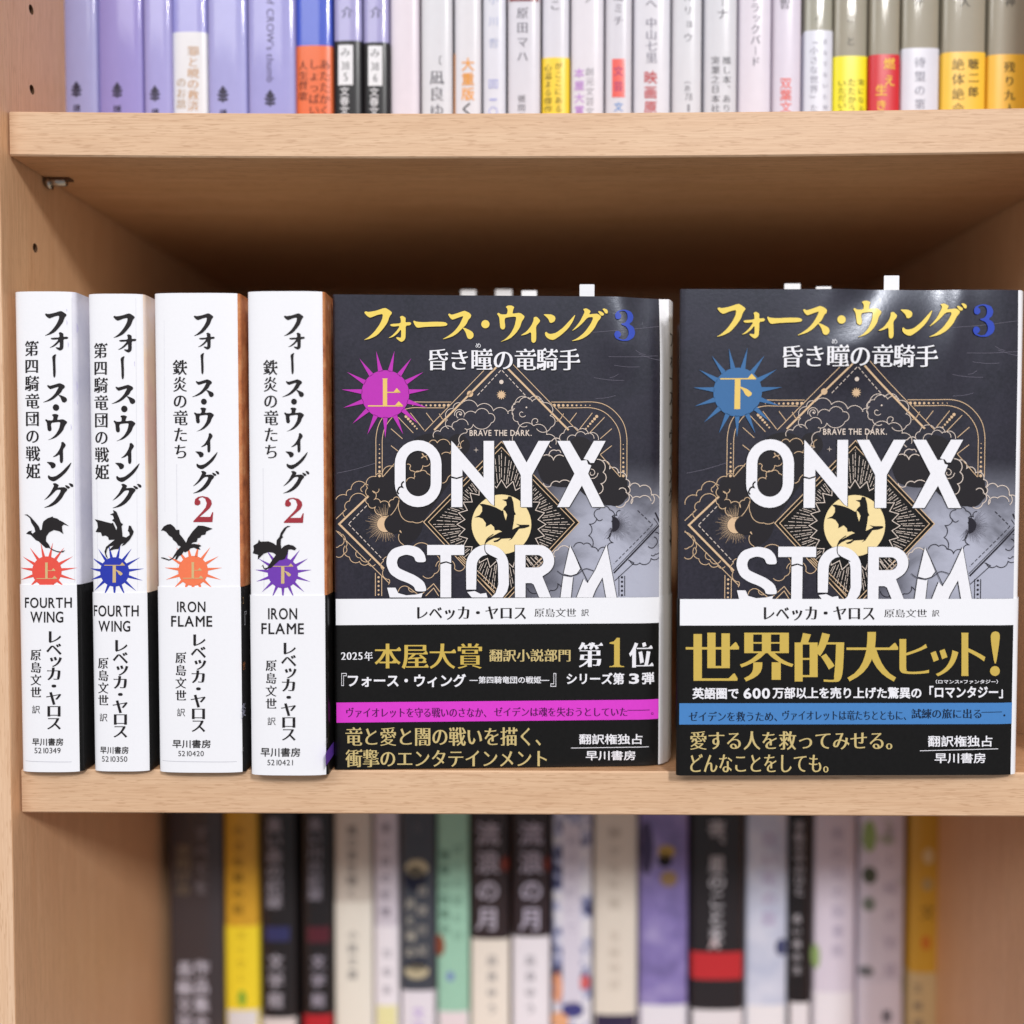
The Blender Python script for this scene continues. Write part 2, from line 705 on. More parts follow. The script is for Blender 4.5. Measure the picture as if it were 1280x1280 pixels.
# ------------------------------------------------------------------ the bookcase
FLOOR = at(420, 963, 0.0).z                       # top of the middle shelf
SH_BOT = at(640, 1018.5, 0.0).z
UP_TOP = at(640, 138, 0.0).z
UP_BOT = at(640, 194, 0.0).z
XL = at(12, 165, 0.0).x                           # inner face of the left side panel
XR = at(1386, 195, 0.0).x
DEPTH = 0.235
PY = -0.0056                                      # panels stand a little proud of the shelves
Z0, Z1 = -0.345, 0.345
case = thing('bookcase', 'light beech wood bookcase holding all three rows of paperbacks', 'bookcase', (0, DEPTH / 2, Z0))


def side_panel(x0, x1, holes_x):
    bm = bmesh.new()
    box_bm(bm, (x0, PY, Z0), (x1, DEPTH, Z1), 0.0006)
    for f in bm.faces:
        if f.normal.y < -0.9:
            f.material_index = 1
    o = finish(bm, 'side_panel', case, [WOOD_PANEL, WOOD_STRIP, HOLE_DARK])
    return o


lp = side_panel(XL - 0.0156, XL - 0.0006, XL)
rp = side_panel(XR + 0.0006, XR + 0.0156, XR)


def ray_x(px, py, X):
    d = ray(px, py)
    return CAM + d * ((X - CAM.x) / d.x)


# bored holes for shelf pins down the left panel
cut_bm = bmesh.new()
for hx, hy in ((39, 12), (40, 112), (44, 310)):
    c = ray_x(hx, hy, XL - 0.0006)
    r = bmesh.ops.create_cone(cut_bm, cap_ends=True, segments=20, radius1=0.0016, radius2=0.0016, depth=0.007,
                              matrix=Matrix.Translation(c) @ Matrix.Rotation(math.pi / 2, 4, 'Y'))
for f in cut_bm.faces:
    f.material_index = 2
cme = bpy.data.meshes.new('cutter')
cut_bm.to_mesh(cme)
cut_bm.free()
co = bpy.data.objects.new('cutter', cme)
COL.objects.link(co)
for m in (WOOD_PANEL, WOOD_STRIP, HOLE_DARK):
    cme.materials.append(m)
md = lp.modifiers.new('holes', 'BOOLEAN')
md.operation = 'DIFFERENCE'
md.solver = 'EXACT'
md.object = co
dg = bpy.context.evaluated_depsgraph_get()
new = bpy.data.meshes.new_from_object(lp.evaluated_get(dg))
lp.modifiers.clear()
lp.data = new
bpy.data.objects.remove(co)

bm = bmesh.new()
box_bm(bm, (XL - 0.0005, DEPTH - 0.005, Z0), (XR + 0.0005, DEPTH - 0.0002, Z1))
finish(bm, 'back_panel', case, [WOOD_BOARD])


def shelf(zb, zt, sag):
    bm = bmesh.new()
    nx = 24
    prof = [(0.0005, zb), (0.0, zb + 0.0005), (0.0, zt - 0.0005), (0.0005, zt), (DEPTH - 0.0055, zt), (DEPTH - 0.0055, zb)]
    rows = []
    for i in range(nx + 1):
        t = i / nx
        x = XL + (XR - XL) * t
        s = -sag * (1 - (2 * t - 1) ** 2)
        rows.append([bm.verts.new((x, y, z + s)) for y, z in prof])
    for a, b in zip(rows, rows[1:]):
        for k in range(len(prof)):
            f = bm.faces.new((a[k], b[k], b[(k + 1) % 6], a[(k + 1) % 6]))
            f.material_index = 0 if k in (0, 1, 2) else 1
    bm.faces.new(rows[0])
    bm.faces.new(rows[-1][::-1])
    bmesh.ops.recalc_face_normals(bm, faces=bm.faces)
    return finish(bm, 'shelf_board', case, [WOOD_EDGE, WOOD_BOARD])


shelf(UP_BOT + 0.0005, UP_TOP + 0.0005, 0.0013)
shelf(SH_BOT, FLOOR, 0.0)
shelf(Z0 + 0.012, Z0 + 0.0265, 0.0)
shelf(Z1 - 0.03, Z1 - 0.0155, 0.0)

# metal shelf pin under the upper shelf, let into a small notch plate
pc = ray_x(58, 219, XL)
bm = bmesh.new()
bmesh.ops.create_cone(bm, cap_ends=True, segments=20, radius1=0.0016, radius2=0.0016, depth=0.0075,
                      matrix=Matrix.Translation((XL + 0.0032, pc.y, UP_BOT - 0.0006)) @ Matrix.Rotation(math.pi / 2, 4, 'Y'))
bmesh.ops.create_cone(bm, cap_ends=True, segments=20, radius1=0.0021, radius2=0.0021, depth=0.0014,
                      matrix=Matrix.Translation((XL + 0.0011, pc.y, UP_BOT - 0.0012)) @ Matrix.Rotation(math.pi / 2, 4, 'Y'))
finish(bm, 'shelf_pin', case, [METAL], True)
bm = bmesh.new()
box_bm(bm, (XL + 0.0012, pc.y - 0.0018, UP_BOT - 0.0003), (XL + 0.0088, pc.y + 0.0018, UP_BOT + 0.0004))
finish(bm, 'pin_socket', case, [HOLE_DARK])


# ------------------------------------------------------------------ books standing spine-out
class Book:
    def __init__(self, x0, x1, Y, zb, zt, bulge, power, depth, label, group, shift=0.0):
        self.x0, self.x1, self.Y, self.zb, self.zt = x0, x1, Y, zb, zt
        self.b, self.p, self.depth, self.shift = bulge, power, depth, shift
        self.root = thing('paperback_book', label, 'book', ((x0 + x1) / 2, Y + depth / 2, zb), group)

    def spine_y(self, x):
        s = (2 * (x - self.x0) / (self.x1 - self.x0) - 1)
        s = max(-1, min(1, (s - self.shift) / (1 + (self.shift if s < self.shift else -self.shift))))
        return self.Y + self.b * (1 - max(0.0, 1 - abs(s) ** self.p) ** (1 / self.p))

    def shell(self, name, parent, z0, z1, grow, mats, side_from=None, flare=0.0):
        """jacket or paper band: left board, rounded spine, right board, with real thickness"""
        n = 26
        pts = [(self.x0 - grow, self.Y + self.depth, 0)]
        for i in range(n + 1):
            t = 0.5 - 0.5 * math.cos(math.pi * i / n)
            x = self.x0 + (self.x1 - self.x0) * t
            gx = grow * (2 * t - 1)
            mi = 1 if (side_from is not None and x > side_from) else 0
            pts.append((x + gx, self.spine_y(x) - grow, mi))
        pts.append((self.x1 + grow, self.Y + self.depth, 1 if side_from is not None else 0))
        bm = bmesh.new()
        th = 0.00025
        outer = []
        inner = []
        m = len(pts)
        for i, (x, y, mi) in enumerate(pts):
            a = pts[max(i - 1, 0)]
            c = pts[min(i + 1, m - 1)]
            dx, dy = c[0] - a[0], c[1] - a[1]
            L = math.hypot(dx, dy) or 1
            nx, ny = -dy / L, dx / L
            outer.append([bm.verts.new((x, y, z)) for z in (z0, z1)])
            inner.append([bm.verts.new((x + nx * th, y + ny * th, z)) for z in (z0, z1)])
        for i in range(m - 1):
            mi = pts[i][2] if i else 0
            if i == m - 2:
                mi = pts[-1][2]
            for q in ((outer[i][0], outer[i + 1][0], outer[i + 1][1], outer[i][1]),
                      (inner[i + 1][0], inner[i][0], inner[i][1], inner[i + 1][1]),
                      (outer[i][1], outer[i + 1][1], inner[i + 1][1], inner[i][1]),
                      (outer[i + 1][0], outer[i][0], inner[i][0], inner[i + 1][0])):
                f = bm.faces.new(q)
                f.material_index = mi
        for k in (0, m - 1):
            bm.faces.new((outer[k][0], outer[k][1], inner[k][1], inner[k][0]))
        bmesh.ops.recalc_face_normals(bm, faces=bm.faces)
        o = finish(bm, name, parent, mats, True)
        es = o.modifiers.new('edges', 'EDGE_SPLIT')
        es.split_angle = math.radians(50)
        return o

    def pages(self):
        bm = bmesh.new()
        box_bm(bm, (self.x0 + 0.0005, self.Y + self.b + 0.001, self.zb + 0.0004), (self.x1 - 0.0005, self.Y + self.depth - 0.0012, self.zt - 0.0006))
        finish(bm, 'page_block', self.root, [PAGES])

    def P(self, px, py):
        p = at(px, py, self.Y + 0.0003)
        return (p.x, p.z)

    def place(self, grow):
        def fn(a, b, l):
            a2 = min(max(a, self.x0), self.x1)
            return Vector((a, self.spine_y(a2) - grow - 0.00005 - 0.00004 * l, b))
        return fn

    def cuts(self):
        n = max(6, int((self.x1 - self.x0) / 0.0008))
        return [self.x0 + (self.x1 - self.x0) * i / n for i in range(1, n)]


def build_art(bk, items, name, parent, grow, coarse=False):
    if not items:
        return
    a = Art(bk.P)
    for it in items:
        it(a)
    a.build(name, parent, bk.place(grow), cuts_a=bk.cuts())


# --- the brush-style katakana of the series title, drawn as outlines (two source grids, joined)
K1 = lambda pts: [(445 + x * 0.140625, 365 + y * 0.140625) for x, y in pts]
K2 = lambda pts: [(615 + x * 0.1484, 365 + y * 0.1484) for x, y in pts]
TITLE = {
    'フ': [K1([(75, 180), (90, 172), (110, 180), (180, 168), (245, 145), (270, 145), (320, 180), (318, 195), (300, 215), (280, 275), (240, 330), (190, 385), (130, 415), (66, 430), (110, 405), (160, 360), (205, 300), (235, 240), (240, 195), (190, 205), (150, 222), (125, 230), (100, 215), (78, 190)])],
    'ォ': [K1([(303, 292), (320, 285), (400, 280), (398, 240), (390, 222), (412, 212), (435, 225), (442, 235), (440, 272), (480, 268), (493, 282), (480, 297), (442, 300), (442, 360), (440, 410), (430, 430), (408, 445), (392, 440), (360, 415), (358, 405), (372, 403), (395, 408), (402, 400), (402, 330), (370, 370), (330, 400), (285, 412), (320, 390), (360, 350), (392, 302), (340, 308), (312, 305)])],
    'ー': [K1([(508, 262), (518, 255), (535, 265), (600, 270), (700, 265), (790, 268), (815, 285), (805, 300), (770, 306), (680, 308), (600, 312), (545, 320), (525, 300)])],
    'ス': [K1([(818, 200), (830, 192), (850, 205), (900, 190), (950, 172), (968, 168), (1010, 188), (1025, 208), (1018, 230), (1000, 245), (980, 290), (945, 325), (900, 370), (850, 400), (760, 425), (815, 395), (870, 355), (915, 300), (945, 240), (955, 215), (920, 225), (880, 240), (855, 248), (835, 230)]),
           K1([(942, 318), (965, 320), (1000, 335), (1035, 355), (1047, 380), (1040, 405), (1018, 422), (995, 415), (985, 395), (975, 360), (955, 330)])],
    '・': [K1([(1150 + 37 * math.cos(i * 0.4488), 287 + 37 * math.sin(i * 0.4488)) for i in range(14)])],
    'ウ': [K2([(42, 185), (55, 175), (75, 190), (125, 190), (132, 160), (128, 140), (115, 128), (132, 115), (165, 115), (188, 128), (180, 145), (175, 165), (172, 185), (235, 175), (275, 205), (268, 225), (250, 250), (235, 300), (200, 350), (150, 395), (62, 425), (110, 400), (155, 355), (190, 290), (205, 215), (190, 208), (150, 212), (112, 218), (105, 240), (112, 290), (105, 312), (88, 318), (70, 305), (66, 270), (62, 220), (55, 205)])],
    'ィ': [K2([(350, 215), (375, 208), (405, 238), (400, 255), (370, 290), (372, 340), (372, 405), (362, 425), (345, 430), (330, 415), (330, 335), (290, 358), (235, 370), (290, 335), (330, 285), (350, 240)])],
    'ン': [K2([(432, 190), (455, 188), (500, 190), (528, 205), (535, 225), (525, 250), (500, 262), (485, 258), (475, 230), (450, 205)]),
           K2([(445, 345), (455, 335), (475, 352), (495, 355), (540, 345), (600, 300), (650, 245), (705, 185), (680, 250), (640, 310), (580, 365), (520, 405), (490, 402), (460, 385), (447, 365)])],
    'グ': [K2([(765, 145), (795, 138), (830, 160), (825, 175), (815, 190), (860, 185), (890, 185), (918, 205), (912, 225), (890, 250), (860, 310), (810, 365), (750, 400), (660, 418), (720, 390), (780, 340), (830, 270), (850, 225), (845, 212), (805, 215), (760, 265), (715, 305), (668, 332), (700, 300), (740, 250), (770, 190), (780, 168)]),
           K2([(890, 165), (908, 162), (940, 180), (942, 195), (925, 203), (910, 195)]), K2([(928, 145), (945, 140), (970, 152), (975, 172), (968, 185), (950, 180), (940, 160)])]}
VBOX = [('フ', 195, 290, 195, 302), ('ォ', 215, 297, 285, 365), ('ー', 228, 246, 380, 482), ('ス', 183, 290, 505, 590), ('・', 229, 257, 596, 624),
        ('ウ', 195, 290, 638, 752), ('ィ', 225, 283, 757, 850), ('ン', 200, 307, 843, 928), ('グ', 183, 312, 935, 1043)]


def vertical_title(a, mat, xc, y0, y1, kx, lean=0.0, layer=2):
    """the series title set downwards inside y0..y1"""
    ky = (y1 - y0) / (1043 - 195)
    for ch, bx0, bx1, by0, by1 in VBOX:
        polys = TITLE[ch]
        if ch == 'ー':
            polys = [[(-y, x) for x, y in p] for p in polys]
        xs = [x for p in polys for x, _ in p]
        ys = [y for p in polys for _, y in p]
        mx, Mx, my, My = min(xs), max(xs), min(ys), max(ys)
        for p in polys:
            q = []
            for x, y in p:
                u = bx0 + (x - mx) / (Mx - mx) * (bx1 - bx0)
                v = by0 + (y - my) / (My - my) * (by1 - by0)
                yy = y0 + (v - 195) * ky
                q.append((xc + (u - 243) * kx + lean * (yy - y0), yy))
            a.poly(mat, smooth_poly(q), layer)


def sun_shape(a, mat, x, y, r, R, layer=1, cut=None, n=15):
    """disc with pointed rays; everything below `cut` hidden by the paper band is left off"""
    pts = [(x + r * math.cos(6.2832 * i / 48), y + r * math.sin(6.2832 * i / 48)) for i in range(48)]
    if cut is not None:
        pts = [(px, min(py, cut)) for px, py in pts]
    a.poly(mat, pts, layer)
    for k in range(n):
        t = math.pi / 2 + 2 * math.pi * k / n
        tip = (x + R * math.cos(t), y + R * math.sin(t))
        h = 0.105
        b1 = (x + r * 0.97 * math.cos(t - h), y + r * 0.97 * math.sin(t - h))
        b2 = (x + r * 0.97 * math.cos(t + h), y + r * 0.97 * math.sin(t + h))
        if cut is not None:
            if min(b1[1], b2[1]) > cut - 0.5:
                continue
            if tip[1] > cut:
                q = (cut - (b1[1] + b2[1]) / 2) / (tip[1] - (b1[1] + b2[1]) / 2)
                mid = ((b1[0] + b2[0]) / 2, (b1[1] + b2[1]) / 2)
                e = (mid[0] + (tip[0] - mid[0]) * q, cut)
                w = (1 - q)
                a.poly(mat, [b1, b2, (e[0] + (b2[0] - mid[0]) * w, cut), (e[0] + (b1[0] - mid[0]) * w, cut)], layer)
                continue
        a.poly(mat, [b1, b2, tip], layer)


def kanji_up(a, mat, x, y, s, layer=3):
    """the volume mark 'upper': thick upright, hairline bars with triangular ends"""
    q = lambda pts: [(x + u * s, y + v * s) for u, v in pts]
    a.poly(mat, q([(-0.12, -0.62), (0.10, -0.62), (0.08, -0.56), (0.08, 0.5), (-0.10, 0.5), (-0.10, -0.56)]), layer)
    a.poly(mat, q([(0.08, -0.06), (0.62, -0.06), (0.62, -0.02), (0.08, -0.02)]), layer)
    a.poly(mat, q([(0.34, -0.05), (0.48, -0.22), (0.64, -0.04)]), layer)
    a.poly(mat, q([(-0.72, 0.5), (0.74, 0.5), (0.74, 0.55), (-0.72, 0.55)]), layer)
    a.poly(mat, q([(0.40, 0.51), (0.56, 0.33), (0.75, 0.52)]), layer)


def kanji_down(a, mat, x, y, s, layer=3):
    q = lambda pts: [(x + u * s, y + v * s) for u, v in pts]
    a.poly(mat, q([(-0.72, -0.50), (0.74, -0.50), (0.74, -0.45), (-0.72, -0.45)]), layer)
    a.poly(mat, q([(0.40, -0.49), (0.56, -0.68), (0.75, -0.48)]), layer)
    a.poly(mat, q([(-0.12, -0.46), (0.11, -0.46), (0.11, 0.76), (-0.13, 0.76)]), layer)
    a.poly(mat, q([(0.11, -0.16), (0.40, -0.05), (0.58, 0.10), (0.56, 0.20), (0.44, 0.26), (0.32, 0.18), (0.22, 0.0), (0.11, -0.10)]), layer)


def numeral_two(a, mat, x0, x1, y0, y1, layer=2):
    w, h = x1 - x0, y1 - y0
    q = lambda pts: [(x0 + u * w, y0 + v * h) for u, v in pts]
    a.poly(mat, q([(0.06, 0.26), (0.10, 0.12), (0.25, 0.03), (0.48, 0.0), (0.75, 0.05), (0.90, 0.17), (0.93, 0.30), (0.84, 0.45), (0.60, 0.62), (0.32, 0.80),
                   (0.85, 0.80), (0.95, 0.62), (1.0, 0.62), (0.96, 1.0), (0.0, 1.0), (0.02, 0.95), (0.45, 0.60), (0.62, 0.44), (0.68, 0.28), (0.60, 0.10), (0.46, 0.04), (0.32, 0.07), (0.26, 0.13),
                   (0.36, 0.20), (0.36, 0.30), (0.24, 0.36), (0.10, 0.34)]), layer)


def numeral_three(a, mat, x0, x1, y0, y1, layer=2):
    w, h = x1 - x0, y1 - y0
    q = lambda pts: [(x0 + u * w, y0 + v * h) for u, v in pts]
    a.poly(mat, smooth_poly(q([(0.30, 0.02), (0.55, 0.0), (0.82, 0.06), (0.93, 0.20), (0.88, 0.36), (0.70, 0.46), (0.92, 0.54), (1.0, 0.72), (0.92, 0.88), (0.66, 0.99), (0.34, 0.99),
                               (0.08, 0.92), (0.0, 0.78), (0.08, 0.68), (0.24, 0.68), (0.34, 0.78), (0.28, 0.86), (0.18, 0.90), (0.40, 0.955), (0.56, 0.93), (0.68, 0.80), (0.68, 0.66), (0.56, 0.53), (0.34, 0.48),
                               (0.34, 0.445), (0.52, 0.42), (0.64, 0.30), (0.64, 0.14), (0.54, 0.05), (0.38, 0.04), (0.22, 0.09), (0.34, 0.16), (0.34, 0.26), (0.22, 0.32), (0.08, 0.29), (0.05, 0.16), (0.14, 0.07)])), layer)


DRAGON = {
    1: (20, 630, 0.086, [(115, 155), (170, 150), (225, 190), (290, 260), (340, 320), (365, 380), (385, 370), (395, 290), (410, 250), (470, 205), (550, 178), (545, 195), (610, 210), (640, 235), (690, 260), (770, 320), (700, 295), (675, 320), (680, 380), (695, 435), (640, 395), (560, 375), (490, 410), (450, 470), (445, 535), (490, 590), (510, 640), (600, 680), (660, 690), (720, 670), (690, 700), (620, 700), (540, 670), (490, 635), (440, 635), (380, 580), (340, 540), (300, 525), (220, 445), (150, 430), (190, 395), (240, 385), (225, 405), (250, 430), (290, 400), (275, 340), (230, 270), (210, 205), (160, 165)]),
    2: (105, 630, 0.086, [(150, 220), (250, 240), (410, 280), (430, 270), (480, 380), (490, 340), (450, 260), (415, 235), (445, 210), (430, 165), (385, 150), (440, 130), (430, 85), (480, 110), (510, 180), (545, 270), (575, 290), (555, 320), (570, 470), (620, 485), (670, 450), (665, 410), (645, 390), (660, 310), (690, 320), (700, 350), (728, 400), (715, 440), (670, 520), (600, 590), (550, 610), (590, 562), (550, 580), (510, 650), (450, 655), (370, 680), (400, 640), (440, 600), (390, 610), (345, 650), (330, 720), (360, 800), (325, 760), (305, 690), (330, 620), (390, 570), (460, 515), (370, 520), (360, 480), (320, 455), (270, 465), (250, 410), (165, 405), (205, 340), (195, 270)]),
    3: (195, 640, 0.0859, [(65, 275), (110, 210), (170, 180), (220, 175), (270, 215), (300, 260), (345, 255), (350, 320), (400, 380), (445, 445), (470, 380), (540, 280), (620, 195), (700, 200), (830, 240), (740, 280), (725, 325), (670, 335), (650, 370), (615, 380), (600, 430), (545, 440), (515, 465), (560, 460), (640, 475), (668, 490), (630, 510), (655, 545), (600, 535), (560, 515), (510, 525), (480, 560), (430, 585), (410, 570), (380, 620), (340, 640), (310, 690), (280, 690), (310, 620), (250, 680), (190, 705), (120, 685), (65, 670), (70, 660), (120, 665), (190, 690), (240, 670), (310, 560), (370, 500), (330, 485), (300, 440), (250, 400), (240, 370), (190, 340), (150, 290), (100, 265)]),
    4: (305, 640, 0.0859, [(220, 400), (240, 430), (360, 425), (430, 450), (475, 485), (480, 410), (520, 360), (540, 300), (590, 230), (640, 200), (685, 205), (630, 225), (590, 290), (560, 340), (575, 365), (545, 390), (540, 460), (550, 530), (590, 490), (650, 470), (720, 485), (768, 525), (745, 555), (690, 540), (650, 545), (640, 600), (600, 680), (560, 695), (520, 700), (400, 810), (370, 815), (320, 840), (290, 825), (270, 780), (245, 800), (280, 765), (300, 815), (340, 810), (420, 690), (470, 620), (430, 590), (360, 580), (290, 605), (200, 690), (205, 620), (120, 600), (140, 550), (130, 490), (200, 450)])}


def dragon(a, k, mat, layer=4):
    ox, oy, s, pts = DRAGON[k]
    a.poly(mat, [(ox + x * s, oy + y * s) for x, y in pts], layer)


RED2 = paint((158, 52, 62), 0.4, 0.1)
GOLD = paint((206, 178, 128), 0.4, 0.1)
SPINES = [
    dict(k=1, px=(22.5, 113), bulge=0.0030, shift=-0.06, side=None, band_side=None, sun=(59.1, 713.8, 18.5, 36.5), sunc=(226, 84, 72), mark='up', band=731,
         title=(69.6, 389, 635, 0.285), sub=('第四騎竜団の戦姫', 39.8, 18.5, 425, 600), two=None, lat=(('FOURTH', 31.4, 90, 746.6, 759.7), ('WING', 38.7, 80, 764, 778)),
         au=(68.5, 788, 911), tr=(45.7, 810.6, 873), ya=(46, 886.5), pub=(41, 80, 922, 931.6), num=('5210349', 44, 76.8, 934, 941), cover=WHITE, sidem=PALE_COVER, front=(92, 104),
         label='white spine with black dragon over a red sun, standing next to the bookcase side'),
    dict(k=2, px=(113.5, 194.5), bulge=0.0030, shift=-0.12, sun=(143.7, 714.7, 18.3, 36), sunc=(44, 58, 168), mark='down', band=741,
         title=(155, 392, 635.5, 0.285), sub=('第四騎竜団の戦姫', 125.7, 18.5, 427.7, 601), two=None, lat=(('FOURTH', 116.4, 173.7, 756.4, 770.4), ('WING', 123.4, 163.6, 775.6, 789.3)),
         au=(151.4, 799, 921), tr=(129.5, 821, 883), ya=(130, 896.5), pub=(125.5, 161.5, 932.5, 941.7), num=('5210350', 128, 160, 944.7, 951.5), cover=WHITE, sidem=PINK_COVER, front=(180, 181),
         label='white spine with black dragon over a blue sun, pinkish cover edge'),
    dict(k=3, px=(195.5, 309.5), bulge=0.0026, shift=-0.02, sun=(241.8, 713.4, 18.7, 36.5), sunc=(238, 122, 84), mark='up', band=733.5,
         title=(254.5, 392, 617, 0.2656), sub=('鉄炎の竜たち', 225, 18.6, 449, 575), two=(242, 267, 620, 652.5), lat=(('IRON', 222, 257.6, 751.5, 765), ('FLAME', 214.4, 266, 769.5, 783)),
         au=(248.8, 792, 914), tr=(226.6, 814, 877), ya=(227, 890), pub=(216, 264, 924, 934.6), num=('5210420', 223.5, 255.5, 938, 944.6), cover=WHITE, sidem=RUST, front=(298, 298),
         label='white spine with black dragon over an orange sun and red numeral, rust cover edge'),
    dict(k=4, px=(311, 413.5), bulge=0.0026, shift=-0.02, sun=(354, 716, 19, 36), sunc=(112, 62, 172), mark='down', band=744,
         title=(367, 392, 617, 0.2656), sub=('鉄炎の竜たち', 338, 18.6, 449, 575), two=(355, 380, 622, 653.5), lat=(('IRON', 335.6, 372, 759.7, 774), ('FLAME', 327, 380.4, 778.6, 792.3)),
         au=(361.5, 802.4, 924.8), tr=(339.3, 823.7, 887.3), ya=(340, 901), pub=(326, 375.8, 934, 945.5), num=('5210421', 334.7, 366.7, 949, 956), cover=WHITE, sidem=RUST, front=(402.5, 402.5),
         label='white spine with black dragon over a purple sun, beside the face-out black cover')]
BH = 0.1572
SCUFF = paint((206, 202, 228), 0.5)
CREASE_SHADE = paint((220, 220, 227), 0.5)  # slightly greyer white that paints the shading of jacket creases


def scuffs_and_crease_shade(a, k):
    """rubbed ink marks and crease shading painted as soft grey lines down the jackets"""
    if k == 1:
        a.line(CREASE_SHADE, [(88.5, 372), (90.5, 550), (92.5, 728)], 0.6, 0)
        for x, y, l in ((82.8, 386, 3), (83, 400, 6), (93, 403, 12), (84.5, 427, 7), (93.5, 476, 12), (94, 500, 5), (88, 530, 8)):
            a.line(SCUFF, [(x, y), (x + 0.5, y + l / 2), (x + 0.2, y + l)], [0.3, 1.1, 0.3], 1)
    elif k == 2:
        a.line(CREASE_SHADE, [(169.5, 372), (170.5, 550), (172, 738)], 0.5, 0)
        a.line(SCUFF, [(168, 452), (168.4, 458)], [0.9, 0.5], 1)
        a.line(CREASE_SHADE, [(121, 600), (122, 738)], 0.6, 0)
    elif k == 3:
        a.line(CREASE_SHADE, [(221, 580), (222, 730)], 0.8, 0)
        a.line(CREASE_SHADE, [(205, 400), (206, 640)], 0.4, 0)
    else:
        a.line(CREASE_SHADE, [(329, 585), (330, 740)], 0.8, 0)


for S in SPINES:
    Yf = {1: -0.0040, 2: -0.0030, 3: -0.0040, 4: -0.0066}[S['k']]
    a0 = at(S['px'][0] + 1.4, 640, Yf + 0.002).x
    fx = at(S['front'][0] + 1.0, 640, Yf + 0.001).x            # where the spine turns into the front cover
    x1 = at(S['front'][0] + (7 if S['k'] > 1 else 10), 640, Yf + 0.003).x
    bk = Book(a0, x1, Yf, FLOOR + 0.0002, FLOOR + BH + (0.0006 if S['k'] == 1 else 0), S['bulge'], 3.0, 0.107, S['label'], 'four white spines on the middle shelf', S['shift'])
    S['bk'] = bk
    bk.shell('cover', bk.root, bk.zb + 0.0001, bk.zt, 0.0, [S['cover'], S['sidem']], fx)
    bk.pages()
    zt = at(60, S['band'], Yf).z
    band = bk.shell('paper_band', bk.root, bk.zb + 0.0002, zt, 0.00022, [WHITE_BAND, BLACK], fx)
    sunm = paint(S['sunc'], 0.4, 0.1)
    build_art(bk, [lambda a: vertical_title(a, INK, *S['title'], lean=0.008), lambda a: a.vtext(INK, *S['sub'], style='minb', lean=0.012, hh=20.5)]
              + ([lambda a: numeral_two(a, RED2, *S['two'])] if S['two'] else []) + [lambda a: scuffs_and_crease_shade(a, S['k'])], 'title_lettering', bk.root, 0.0)
    build_art(bk, [lambda a: sun_shape(a, sunm, *S['sun'], layer=1, cut=S['band'] + 0.5),
                   lambda a: (kanji_up if S['mark'] == 'up' else kanji_down)(a, GOLD, S['sun'][0], S['sun'][1], 17.5)], 'sun_emblem', bk.root, 0.0)
    build_art(bk, [lambda a: dragon(a, S['k'], INK)], 'dragon_emblem', bk.root, 0.0)

    def bandart(a):
        for w_, p0, p1, q0, q1 in S['lat']:
            a.htext(INK, w_, p0, p1, q0, q1, 'gob')
        a.vtext(INK, 'レベッカ・ヤロス', S['au'][0], 20.5, S['au'][1], S['au'][2], 'minx', hh=19.5)
        a.vtext(INK, '原島文世', S['tr'][0], 14, S['tr'][1], S['tr'][2], 'minb', hh=15)
        a.vtext(INK, '訳', S['ya'][0], 11, S['ya'][1] - 6, S['ya'][1] + 6, 'got')
        a.htext(INK, '早川書房', *S['pub'], style='gob')
        a.htext(INK, *S['num'], style='got')
        if S['k'] in (1, 3):
            a.line(paint((196, 196, 204), 0.5), [(S['px'][0] + 5, 951), (S['front'][0] - 2, 952)], 0.7, 1)
    build_art(bk, [bandart], 'band_lettering', band, 0.00022)

# print on the black side of the bands of the two thicker books, seen at a slant
for S, rows in ((SPINES[2], [('got', '2', 304, 750, 13, (150, 120, 80)), ('got', '『', 303, 778, 26, (200, 200, 205)), ('min', '世', 304, 833, 12, (176, 110, 60)), ('minb', '炎', 303, 889, 20, (170, 170, 190)), ('got', '文', 303, 937, 6, (150, 150, 150))]),
                (SPINES[3], [('got', '文', 408, 926, 7, (190, 190, 195)), ('box', '', 410, 945, 17, (108, 66, 178))])):
    bk = S['bk']
    band = [c for c in bk.root.children if c.name.startswith('paper_band')][0]
    X = bk.x1 + 0.00022
    ar = Art(lambda px, py: (px, py))
    for st, ch, px, py, size, rgb in rows:
        c = ray_x(px, py, X)
        h = size * (c.y + DIST) / F
        if ch:
            g = glyph(ch, st)
            ar.items.append((paint(rgb, 0.4), 1, [(c.y + (x - 0.3) * h, c.z + (y - 0.37) * h) for x, y in g[0]], g[1]))
        else:
            ar.items.append((paint(rgb, 0.4), 1, [(c.y - 0.004, c.z - h / 2), (c.y + 0.03, c.z - h / 2), (c.y + 0.03, c.z + h / 2), (c.y - 0.004, c.z + h / 2)], [(0, 1, 2, 3)]))
    ar.build('side_lettering', band, lambda a, b, l: Vector((X + 0.00008, a, b)), normal=lambda a, b: Vector((1, 0, 0)))


# ------------------------------------------------------------------ the two books shown face-out
CREAM = paint((216, 184, 148), 0.4, 0.2)
CREAM2 = paint((222, 206, 194), 0.4, 0.2)
MOON = paint((238, 216, 160), 0.4, 0.2)
NIGHT = paint((11, 10, 12), 0.36, 0.15)
NIGHT2 = paint((31, 28, 33), 0.36, 0.15)
TITLE_Y = paint((236, 208, 100), 0.4, 0.2)
LETTER_W = paint((234, 233, 239), 0.36, 0.2)
BLUE3 = paint((44, 70, 176), 0.4, 0.2)
GOLD_B = paint((200, 172, 84), 0.45, 0.1)
GOLD_L = paint((198, 178, 122), 0.45, 0.1)
DARKLINE = paint((36, 34, 44), 0.4, 0.2)

A_ = lambda x, y: (410 + 0.1797 * x, 340 + 0.1797 * y)


